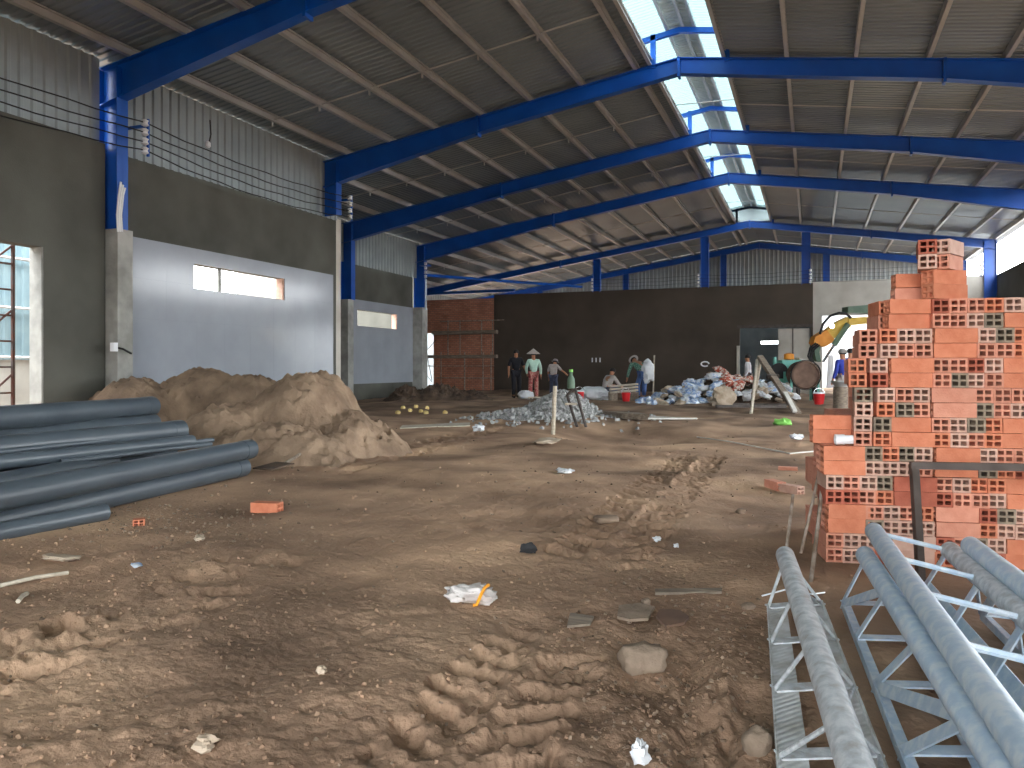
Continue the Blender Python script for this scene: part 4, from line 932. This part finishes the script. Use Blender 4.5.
# sack heap before the doorway
hb_ = random.Random(5)
cx, ct_ = (722 - 512) / 770 * 24.0, 24.0
prot = {}
for m in ('sack_white', 'sack_blue', 'sack_red', 'sack_tan'):
    for s in range(3):
        o = crumple('cement_sack', m, Vector((0, 0, 0)), (.62, .40, .17), 90 + s * 7 + len(m), 0, None, None, n=14, amp=.6); prot[(m, s)] = o.data; bpy.data.objects.remove(o)
heap('rubble_heap', 'dark_earth', cx, 24.4, 2.6, 1.3, [(.1, .1, .95, 1.2, 1.0, 1.4), (1.2, .1, .68, 1.1, .9, 1.6), (-1.0, 0, .5, 1.0, .8, 1.5)], n=70, seed=45, label='rubble mound underneath the heap of empty sacks', cat='rubble')
def heap_z(a, t):
    H = 0
    for (da, dt, h, wa, wt, pw) in ((.1, .5, 1.05, 1.3, 1.4, 1.3), (1.2, .5, .75, 1.2, 1.3, 1.5), (-1.0, .4, .6, 1.1, 1.1, 1.4)):
        H = max(H, h * max(0, 1 - math.hypot((a - da) / wa, (t - dt) / wt) ** pw))
    return H
heap_sacks = []
for i in range(160):
    a = hb_.uniform(-2.3, 2.2); t = hb_.uniform(-.9, .5); h = heap_z(a, t)
    if i < 14: a = hb_.uniform(-2.6, -.9); t = hb_.uniform(-.8, -.4); h = 0
    elif h < .05: continue
    m = 'sack_blue' if a < -.2 and hb_.random() < .6 else ('sack_red' if (0 < a < 1.0 and h > .4) and hb_.random() < .7 else hb_.choices(['sack_white', 'sack_tan', 'sack_blue'], [.5, .35, .15])[0])
    o = bpy.data.objects.new('cement_sack', prot[(m, hb_.randrange(3))]); COL.objects.link(o)
    p = W(cx + a, 24.0 + t, 0); o.location = (p.x, p.y, gh(p) + h * .97 - .03)
    s = hb_.uniform(.4, .85); o.scale = (s, s, s * 1.2); o.rotation_euler = (hb_.uniform(-.5, .5), hb_.uniform(-.5, .5), hb_.uniform(0, 6.28))
    heap_sacks.append((m, a, o))
TENS = ['', '', 'twenty', 'thirty', 'forty', 'fifty', 'sixty', 'seventy']
def nth(i): return WORDS[i] if i < 20 else (TENS[(i + 1) // 10] + '-' + WORDS[(i + 1) % 10 - 1] if (i + 1) % 10 else TENS[(i + 1) // 10][:-1] + 'ieth')
for m, what in (('sack_white', 'white'), ('sack_blue', 'blue-and-white'), ('sack_red', 'red-printed'), ('sack_tan', 'tan')):
    for i, (_, a, o) in enumerate(sorted([q for q in heap_sacks if q[0] == m], key=lambda q: q[1])):
        tag(o, 'crumpled %s sack in the doorway heap, %s such sack from the left' % (what, nth(i)), 'sack', 'empty sacks in the heap')
bd = thing('timber_pair', at_t(735, 408, 21), 'long dark timbers lying along the foot of the sack heap', 'timber')
for k in range(2): a = onground(716 + 4 * k, 408.5 - 2 * k); b = onground(786, 408 - 2 * k); MB().bar(a + Vector((0, 0, .06)), b + Vector((0, 0, .04)), .1, .07).build('beam', 'dark_steel', bd)
crumple('tan_sack', 'sack_tan', onground(724, 407) + Vector((0, 0, .0)), (.7, .4, .55), 131, .5, None, 'large tan sack slumped at the front of the sack heap', 'sack', n=18, amp=.5)
# leaning ramp
rp = thing('leaning_ramp', at_t(797, 413, 18.5), 'grey timber ramp leaning up beside the sack heap', 'ramp')
a, b = at_t(760, 357, 21.0), at_t(798, 414, 18.3); MB().bar(a, b, .15, .10).build('ramp_board', 'wood_grey', rp)
mid = a.lerp(b, .35); MB().bar(mid + Vector((0, 0, -.02)), mid.lerp(b, .06), .3, .12).build('cleat', 'dark_steel', rp)
q = a.lerp(b, .02); MB().tube([q, at_t(755.5, 388, 21.2)], .05, 8).build('prop', 'wood_pale', rp); q2 = at_t(751, 413, 18.4); MB().tube([at_t(757, 360, 21), Vector((q2.x, q2.y, gh(q2)))], .04, 8).build('prop', 'wood_pale', rp)
MB().bar(at_t(785, 395, 18.8) + Vector((0, 0, .06)), at_t(795, 414, 18.2) + Vector((0, 0, .06)), .10, .06).build('foot_board', 'board_white', rp)

# scaffold at the brick wall
sf = thing('scaffold', (-16.3, 33.2, 0), 'tubular scaffold with plank decks before the brick wall', 'scaffold')
for u, v0, v1 in ((448, 320, 358), (460, 320, 358), (481.5, 320, 358), (492.5, 320, 358), (441, 352, 392), (464.6, 352, 392), (483, 352, 392), (491, 352, 392), (424, 352, 392)):
    for Y in (32.7,) + ((33.6,) if v0 < 340 else ()):
        a = onY(u, v0, Y); b = onY(u, v1, Y); b.z = max(b.z, gh(b)) if v1 < 390 else gh(b); MB().tube([a, b], .028, 6).build('upright', 'rebar', sf)
for v, u0, u1, w, h in ((356.5, 418, 497, .9, .09), (332.5, 433, 497, .7, .08)):
    for k in range(3): a = onY(u0, v, 32.75 + .3 * k); b = onY(u1, v, 32.75 + .3 * k); a.z = b.z = onY(460, v, 33).z; MB().bar(a, b, .27, .15).build('deck_plank', 'wood_grey', sf)
for v, u0, u1 in ((321, 440, 504), (366, 420, 494), (378, 436, 494)): a = onY(u0, v, 32.68); b = onY(u1, v, 32.68); a.z = b.z = onY(460, v, 32.68).z; MB().tube([a, b], .025, 6).build('ledger', 'rebar', sf)
for (u0, v0, u1, v1) in ((424, 340, 432, 380), (436, 340, 420, 358), (420, 366, 432, 382)): MB().tube([onY(u0, v0, 32.9), onY(u1, v1, 32.9)], .02, 6).build('brace', 'dark_steel', sf)
# ladder scaffold in the left doorway
lf = thing('ladder_scaffold', (-10.3, 7.2, 0), 'rust-red ladder scaffold frame outside the left doorway', 'scaffold')
A0, A1 = onX(4, 410, -11.6), onX(16, 248, -11.6)
yb = onX(13, 330, -11.6).y; ya = onX(-24, 330, -11.6).y
for y in (ya, yb): MB().tube([(-11.6, y, 0), (-11.6, y, 3.3)], .03, 8).build('upright', 'rust_steel', lf)
for k in range(8): MB().tube([(-11.6, ya, .3 + .4 * k), (-11.6, yb, .3 + .4 * k)], .017, 6).build('rung', 'rust_steel', lf)
for k in range(3): MB().tube([(-11.6, ya, .5 + 1.0 * k), (-11.6, yb, 1.0 + 1.0 * k)], .017, 6).build('brace', 'rust_steel', lf)

# ------------------------------------------------------------------ machines
mx = thing('concrete_mixer', at_t(806, 398, 24), 'concrete mixer with round brown drum facing the camera', 'concrete mixer')
c = at_t(806, 375, 24); Md = Matrix.Translation(c) @ (-FW).to_track_quat('Z', 'Y').to_matrix().to_4x4()
MB().lathe([(.2, -.75), (.42, -.55), (.46, -.1), (.44, 0), (.40, .02), (.39, -.02), (.02, -.03)], 28, Md).build('drum', 'drum_brown', mx, True); drum = [o for o in mx.children][-1]
MB().lathe([(.46, -.04), (.475, -.04), (.475, .03), (.46, .03), (.46, -.04)], 28, Md, False).build('drum_rim', 'black_rubber', drum, True)
for sx in (-.42, .42):
    for dt in (-.1, -.7):
        q = c + RT * sx - FW * dt; MB().bar((q.x, q.y, gh(q)), q + Vector((0, 0, .1)), .06, .06, FW).build('leg', 'teal_paint', mx)
MB().bar(c + RT * -.45 + FW * .1 - Vector((0, 0, .1)), c + RT * .45 + FW * .1 - Vector((0, 0, .1)), .05, .05).build('crossbar', 'red_masonry', mx)
for dx in (-.45, .5): 
    q = c + RT * dx + FW * .5; q.z = gh(q) + .22; MB().lathe([(.08, -.05), (.22, -.05), (.22, .05), (.08, .05)], 18, Matrix.Translation(q) @ RT.to_track_quat('Z', 'Y').to_matrix().to_4x4()).build('wheel', 'black_rubber', mx, True)
en = thing('diesel_engine', at_t(789, 392, 25), 'teal diesel engine unit left of the mixer drum', 'engine')
q = at_t(789, 381, 25.2); zg = gh(q)
MB().box((q.x, q.y, zg + .98), (.62, .5, .6), (0, 0, YAW)).build('housing', 'teal_paint', en); MB().box((q.x, q.y, zg + .62), (.9, .55, .12), (0, 0, YAW)).build('skid', 'teal_paint', en)
q1 = at_t(779, 377, 25); MB().lathe([(.05, -.06), (.27, -.06), (.27, .06), (.05, .06)], 20, Matrix.Translation((q1.x, q1.y, zg + .92)) @ (-FW).to_track_quat('Z', 'Y').to_matrix().to_4x4()).build('flywheel', 'black_rubber', en, True)
for dx in (-.3, .3): MB().bar(Vector((q.x, q.y, zg - .02)) + RT * dx, Vector((q.x, q.y, zg + .6)) + RT * dx, .1, .1, FW).build('leg', 'dark_steel', en)
MB().tube([at_t(776, 380, 25.1), at_t(774.5, 357, 25.1)], .06, 8).build('exhaust', 'teal_paint', en); MB().lathe([(.02, 0), (.16, .03), (.16, .2), (.03, .24)], 14, Matrix.Translation(Vector((q.x, q.y, zg + 1.28)))).build('fuel_tank', 'orange_paint', en, True)
MB().box(Vector((q.x, q.y, zg + 1.25)) + RT * .5, (.5, .4, .06), (0, .35, YAW)).build('cover', 'board_white', en)
# excavator (body behind the brick stack)
ex = thing('excavator', at_t(905, 398, 27), 'yellow excavator with lit work lamp reaching from behind the bricks', 'excavator')
def E(u, v, d=0): return at_t(u, v, 26.5 + d)
def limb(pts_top, pts_bot, w, name, m): MB().prism([p - FW * w / 2 for p in pts_top + pts_bot[::-1]], FW * w).build(name, m, ex)
limb([E(905, 330), E(893, 317), E(868, 317), E(846, 318)], [E(918, 338), E(893, 323.5), E(868, 323.5), E(846, 326)], .4, 'boom', 'yellow_paint')
limb([E(846, 317), E(834, 323), E(818, 336)], [E(849, 327), E(836, 336), E(824, 345)], .35, 'stick', 'yellow_paint')
limb([E(824, 330), E(813, 337), E(811, 343)], [E(833, 341), E(822, 347), E(814, 346)], .45, 'stick_head', 'orange_paint')
limb([E(816, 344), E(813, 352), E(815, 361)], [E(820, 344), E(818, 352), E(820, 362)], .25, 'bucket', 'green_paint')
MB().tube([E(848, 324, -.3), E(834, 345, -.3)], .09, 10).build('cylinder', 'green_paint', ex, True); MB().tube([E(834, 345, -.3), E(823, 362, -.3)], .045, 8).build('piston_rod', 'chrome', ex, True)
MB().tube([E(u, v, -.25) for (u, v) in ((820, 334), (823, 324), (830, 316), (839, 313), (846, 313.5), (851, 318))], .045, 8).build('hose', 'black_rubber', ex, True)
for k in range(3): MB().tube([E(u + 1.8 * k, v + k, -.3) for (u, v) in ((816, 343), (810, 348), (808, 356), (812, 364))], .03, 6).build('hose', 'black_rubber', ex, True)
limb([E(845, 307), E(900, 303)], [E(845, 313), E(905, 315)], .5, 'canopy', 'green_paint')
lp = E(832, 326, -.35); MB().lathe([(.05, -.1), (.085, 0)], 14, Matrix.Translation(lp) @ (-FW).to_track_quat('Z', 'Y').to_matrix().to_4x4()).build('lamp_housing', 'dark_steel', ex)
MB().lathe([(.075, .002), (.05, .02), (.01, .03)], 14, Matrix.Translation(lp) @ (-FW).to_track_quat('Z', 'Y').to_matrix().to_4x4()).build('lamp_lens', 'lamp_glow', ex.children[-1])
bc = at_t(915, 380, 27.5); zg = 0
MB().box((bc.x, bc.y, 1.15), (1.7, 2.2, .7), (0, 0, YAW)).build('body', 'yellow_paint', ex); MB().box((bc.x, bc.y, 1.95) , (1.0, 1.0, 1.2), (0, 0, YAW)).build('cab', 'green_paint', ex)
for s in (-.75, .75): q = Vector((bc.x, bc.y, .38)) + RT * s; MB().box(q, (.4, 2.6, .76), (0, 0, YAW)).build('track', 'black_rubber', ex)
tag(MB().prism([at_t(827, 388, 26), at_t(834, 388, 26), at_t(833, 355, 26), at_t(829, 355, 26)], FW * .06).build('hanging_cloth', 'cloth_white'), 'white cloth hung beside the mixer drum', 'cloth')
# people -------------------------------------------------------------
TMP = bpy.data.scenes.new('skin_work')
def skin_mesh(verts, edges, radii, root=0, sub=1):
    me = bpy.data.meshes.new('tmp'); me.from_pydata(verts, edges, []); o = bpy.data.objects.new('tmp', me); TMP.collection.objects.link(o)
    md = o.modifiers.new('s', 'SKIN'); md.use_smooth_shade = True
    for i, r in enumerate(radii): me.skin_vertices[0].data[i].radius = (r, r) if not isinstance(r, tuple) else r
    me.skin_vertices[0].data[root].use_root = True
    ss_ = o.modifiers.new('d', 'SUBSURF'); ss_.levels = sub; ss_.render_levels = sub
    
    with bpy.context.temp_override(scene=TMP, view_layer=TMP.view_layers[0]): dg = bpy.context.evaluated_depsgraph_get(); dg.update()
    out = bpy.data.meshes.new_from_object(o.evaluated_get(dg)); bpy.data.objects.remove(o); out.polygons.foreach_set('use_smooth', [True] * len(out.polygons)); return out
def person(pos, yaw, label, J=None, shirt='cloth_black', trousers='cloth_black', hat=None, hair='hair_black', scale=1.0, short=False):
    D = dict(pel=(0, 0, .90), wst=(0, 0, 1.05), chs=(0, .01, 1.25), nck=(0, .0, 1.40), hd0=(0, .015, 1.47), hd1=(0, .02, 1.55), hd2=(0, .01, 1.63),
             shL=(-.18, 0, 1.35), elL=(-.25, -.03, 1.08), wrL=(-.27, .06, .86), haL=(-.275, .08, .79), shR=(.18, 0, 1.35), elR=(.25, -.03, 1.08), wrR=(.27, .06, .86), haR=(.275, .08, .79),
             hiL=(-.09, 0, .87), knL=(-.11, .03, .47), anL=(-.11, -.03, .09), toL=(-.12, .14, .04), hiR=(.09, 0, .87), knR=(.11, .06, .47), anR=(.11, 0, .09), toR=(.12, .17, .04))
    if J: D.update(J)
    D = {k: Vector(v) for k, v in D.items()}
    root = thing('person', pos, label, 'person', 'workers on the site'); root.rotation_euler = (0, 0, yaw); root.scale = (scale,) * 3
    R = dict(pel=.125, wst=.115, chs=.135, nck=.055, hd0=.07, hd1=.088, hd2=.07, sh=.06, el=.045, wr=.032, ha=.036, hi=.085, kn=.058, an=.042, to=.035)
    rad = lambda k: R.get(k) or R[k[:2]]
    E0 = [('pel', 'wst'), ('wst', 'chs'), ('chs', 'nck'), ('nck', 'hd0'), ('hd0', 'hd1'), ('hd1', 'hd2')]
    for s in 'LR': E0 += [('chs', 'sh' + s), ('sh' + s, 'el' + s), ('el' + s, 'wr' + s), ('wr' + s, 'ha' + s), ('pel', 'hi' + s), ('hi' + s, 'kn' + s), ('kn' + s, 'an' + s), ('an' + s, 'to' + s)]
    def grow(E1, grow_r, name, m, root_key, extra=None):
        ks = []; [ks.append(k) for e in E1 for k in e if k not in ks]
        vs = [D[k] if isinstance(k, str) else k for k in ks]; idx = {k: i for i, k in enumerate(ks)}; rs = [rad(k) * grow_r + (.006 if grow_r > 1 else 0) for k in ks]; ed = [(idx[a], idx[b]) for a, b in E1]
        if extra:
            for (k, pts, r0) in extra:
                prev = idx[k]
                for q, rr in zip(pts, r0): vs.append(q); rs.append(rr); ed.append((prev, len(vs) - 1)); prev = len(vs) - 1
        me = skin_mesh(vs, ed, rs, idx[root_key]); me.materials.append(MATS[m]); me.name = name
        o = bpy.data.objects.new(name, me); COL.objects.link(o); o.parent = root; return o
    extra = []
    for s, sg in (('L', -1), ('R', 1)):
        d = (D['ha' + s] - D['wr' + s]).normalized(); side = d.cross(Vector((sg, 0, 0)));
        if side.length < .1: side = d.cross(Vector((0, 1, 0)))
        side.normalize(); pal = side.cross(d)
        for j, (o_, l) in enumerate(((-.027, .06), (-.009, .075), (.009, .07), (.027, .055))):
            a = D['ha' + s] + side * o_ + d * .03; extra.append(('ha' + s, [a, a + d * l * .6 + pal * .008, a + d * l + pal * .02], [.010, .009, .008]))
        a = D['wr' + s].lerp(D['ha' + s], .7) + side * .04; extra.append(('wr' + s, [a, a + side * .02 + d * .035], [.011, .009]))
    f = (D['hd1'] - D['hd0']); fwd = Vector((0, 1, 0)); fwd = (fwd - f.normalized() * fwd.dot(f.normalized())).normalized()
    extra.append(('hd1', [D['hd1'] + fwd * .10 - f * .15], [.014]))
    body = grow(E0, 1.0, 'body', 'skin', 'pel', extra)
    for e_ in (-.032, .032): 
        q = D['hd1'] + fwd * .083 + Vector((e_, 0, .012)); me = MB(); me.lathe([(.004, -.008), (.011, 0), (.004, .008)], 8, Matrix.Translation(q)); ORG[root.name] = Vector((0, 0, 0)); ORG[body.name] = Vector((0, 0, 0)); me.build('eye', 'hair_black', body)
    sh = [('pel', 'wst'), ('wst', 'chs'), ('chs', 'nck')]
    for s in 'LR': sh += [('chs', 'sh' + s), ('sh' + s, 'el' + s)] + ([] if short else [('el' + s, 'wr' + s)])
    R['nck'] = .06; grow(sh, 1.13, 'shirt', shirt, 'chs'); R['pel'] = .12; R['an'] = .055; R['kn'] = .07
    grow([('pel', 'hiL'), ('hiL', 'knL'), ('knL', 'anL'), ('pel', 'hiR'), ('hiR', 'knR'), ('knR', 'anR')], 1.15, 'trousers', trousers, 'pel')
    up = (D['hd2'] - D['hd0']).normalized(); Mh = Matrix.Translation(D['hd1']) @ up.to_track_quat('Z', 'Y').to_matrix().to_4x4()
    ORG[root.name] = Vector((0, 0, 0))
    MB().lathe([(.094, .0), (.104, .04), (.092, .09), (.05, .125), (.01, .135)], 16, Mh @ Matrix.Translation((0, -.008, 0))).build('hair', hair, root, True)
    for s in 'LR':
        a, t_ = D['an' + s], D['to' + s]; MB().tube([Vector((a.x, a.y - .05, .045)), Vector((a.x, a.y, .05)), Vector((t_.x, t_.y + .02, .035))], .052, 8, r1=.036).build('shoe', 'black_rubber', root, True)
    if hat == 'cone': MB().lathe([(.25, .02), (.24, .03), (.12, .12), (.01, .21)], 20, Mh @ Matrix.Translation((0, 0, .02))).build('conical_hat', 'straw', root, True)
    if hat == 'cap': MB().lathe([(.17, .035), (.115, .05), (.112, .1), (.07, .145), (.01, .155)], 18, Mh).build('sun_hat', 'hat_grey', root, True)
    return root
def gpos(u, t): p = at_t(u, 400, t); return Vector((p.x, p.y, gh(p)))
face = YAW + math.pi       # facing the camera
person(gpos(516, 26.8), face + .2, 'worker in black shirt and trousers walking toward the camera', dict(elL=(-.28, -.02, 1.1), wrL=(-.36, .05, .9), haL=(-.38, .07, .84), knR=(.1, .12, .47), anR=(.1, .05, .09), toR=(.11, .22, .04)), short=True, scale=1.0)
person(gpos(533.5, 26.4), YAW + .15, 'worker in pale mint shirt and conical hat seen from behind', dict(wrL=(-.2, .18, .9), haL=(-.18, .24, .86), elL=(-.26, .02, 1.08)), shirt='cloth_mint', trousers='cloth_floral', hat='cone', scale=.98)
person(gpos(553.5, 28.5), YAW - .6, 'worker in grey shirt and cap at the back wall reaching right', dict(elR=(.3, .15, 1.15), wrR=(.38, .32, 1.05), haR=(.4, .38, 1.0), hd0=(0, .1, 1.42), hd1=(0, .14, 1.49), hd2=(0, .15, 1.57), nck=(0, .06, 1.36), chs=(0, .06, 1.22)), shirt='cloth_grey', trousers='cloth_navy', hat='cap', scale=.88, short=True)
bend = dict(pel=(0, -.15, .80), wst=(0, -.05, .95), chs=(0, .18, 1.10), nck=(0, .33, 1.2), hd0=(0, .39, 1.22), hd1=(0, .46, 1.25), hd2=(0, .52, 1.30), shL=(-.18, .26, 1.15), shR=(.18, .26, 1.15), elL=(-.24, .36, .88), elR=(.24, .36, .88), wrL=(-.22, .5, .68), wrR=(.22, .5, .68), haL=(-.21, .54, .62), haR=(.21, .54, .62), hiL=(-.09, -.14, .78), hiR=(.09, -.14, .78), knL=(-.12, .02, .44), knR=(.12, .02, .44))
person(gpos(641, 25.9), YAW + .35, 'worker in green camouflage shirt bending with a white sack', bend, shirt='cloth_camo', trousers='cloth_jeans', hat='cap', scale=1.05)
crouch = dict(pel=(0, -.12, .33), wst=(0, -.08, .48), chs=(0, .06, .66), nck=(0, .14, .80), hd0=(0, .17, .86), hd1=(0, .2, .94), hd2=(0, .2, 1.02), shL=(-.18, .1, .76), shR=(.18, .1, .76), elL=(-.26, .22, .55), elR=(.26, .22, .55), wrL=(-.18, .42, .48), wrR=(.18, .42, .48), haL=(-.16, .48, .45), haR=(.16, .48, .45), hiL=(-.1, -.1, .31), hiR=(.1, -.1, .31), knL=(-.16, .28, .42), knR=(.16, .28, .42), anL=(-.13, .0, .09), anR=(.13, .0, .09), toL=(-.14, .18, .04), toR=(.14, .18, .04))
person(gpos(608, 26.6), YAW - .9, 'crouching worker in grey shirt beside the plank trestle', crouch, shirt='cloth_grey', trousers='cloth_navy', scale=1.05)
person(gpos(748, 26.5), YAW + 1.1, 'worker in white shirt standing before the dark doorway', dict(), shirt='cloth_white', trousers='cloth_grey', scale=.95)
person(gpos(843, 19.8), YAW + .3, 'worker in blue shirt and sun hat left of the brick stack', dict(), shirt='cloth_blue', trousers='cloth_grey', hat='cap', scale=.93)
person(gpos(850.5, 19.9), YAW - .2, 'bareheaded worker in blue shirt half hidden by the brick stack', dict(), shirt='cloth_blue', trousers='cloth_jeans', scale=.92)
p = gpos(648, 25.7); crumple('cement_sack', 'sack_white', Vector((p.x, p.y, p.z + .62)), (.42, .35, .75), 150, .3, None, 'white sack on the back of the camouflage worker', 'sack', n=16)
p = gpos(653, 28); tag(MB().tube([p, p + Vector((.05, 0, 1.55))], .03, 6).build('timber_stake', 'wood_pale'), 'pale stick upright against the back wall beside the camouflage worker', 'stake')
# aluminium basin and board by the blue workers
p = gpos(842, 18.6); bs = thing('steel_drum', p, 'upright drum with metal basin on top left of the brick stack', 'drum')
MB().lathe([(.2, 0), (.2, .62)], 16, Matrix.Translation(p)).build('drum_body', 'wood_grey', bs, True); MB().lathe([(.16, .62), (.26, .74), (.25, .76), (.15, .66)], 16, Matrix.Translation(p)).build('basin', 'aluminium', bs, True)
# wall fitting: coiled tape left on the back wall
p = onY(705, 364, YB - .08); wt = thing('wall_fitting', p, 'white tangled fitting fixed on the dark back wall', 'fitting')
MB().tube([p + RT * (.17 * math.cos(k * .5)) + Vector((0, 0, .1 * math.sin(k * .5))) for k in range(12)], .035, 6).build('loop', 'porcelain', wt, True)
p = onY(596, 360, YB - .06); wt = thing('wall_hooks', p, 'three small white hooks on the dark back wall', 'hooks')
for k in range(3): MB().bx(p.x - .2 + .18 * k, p.x - .15 + .18 * k, p.y - .02, p.y + .04, p.z - .1, p.z + .1).build('hook', 'porcelain', wt)

bpy.data.scenes.remove(TMP)
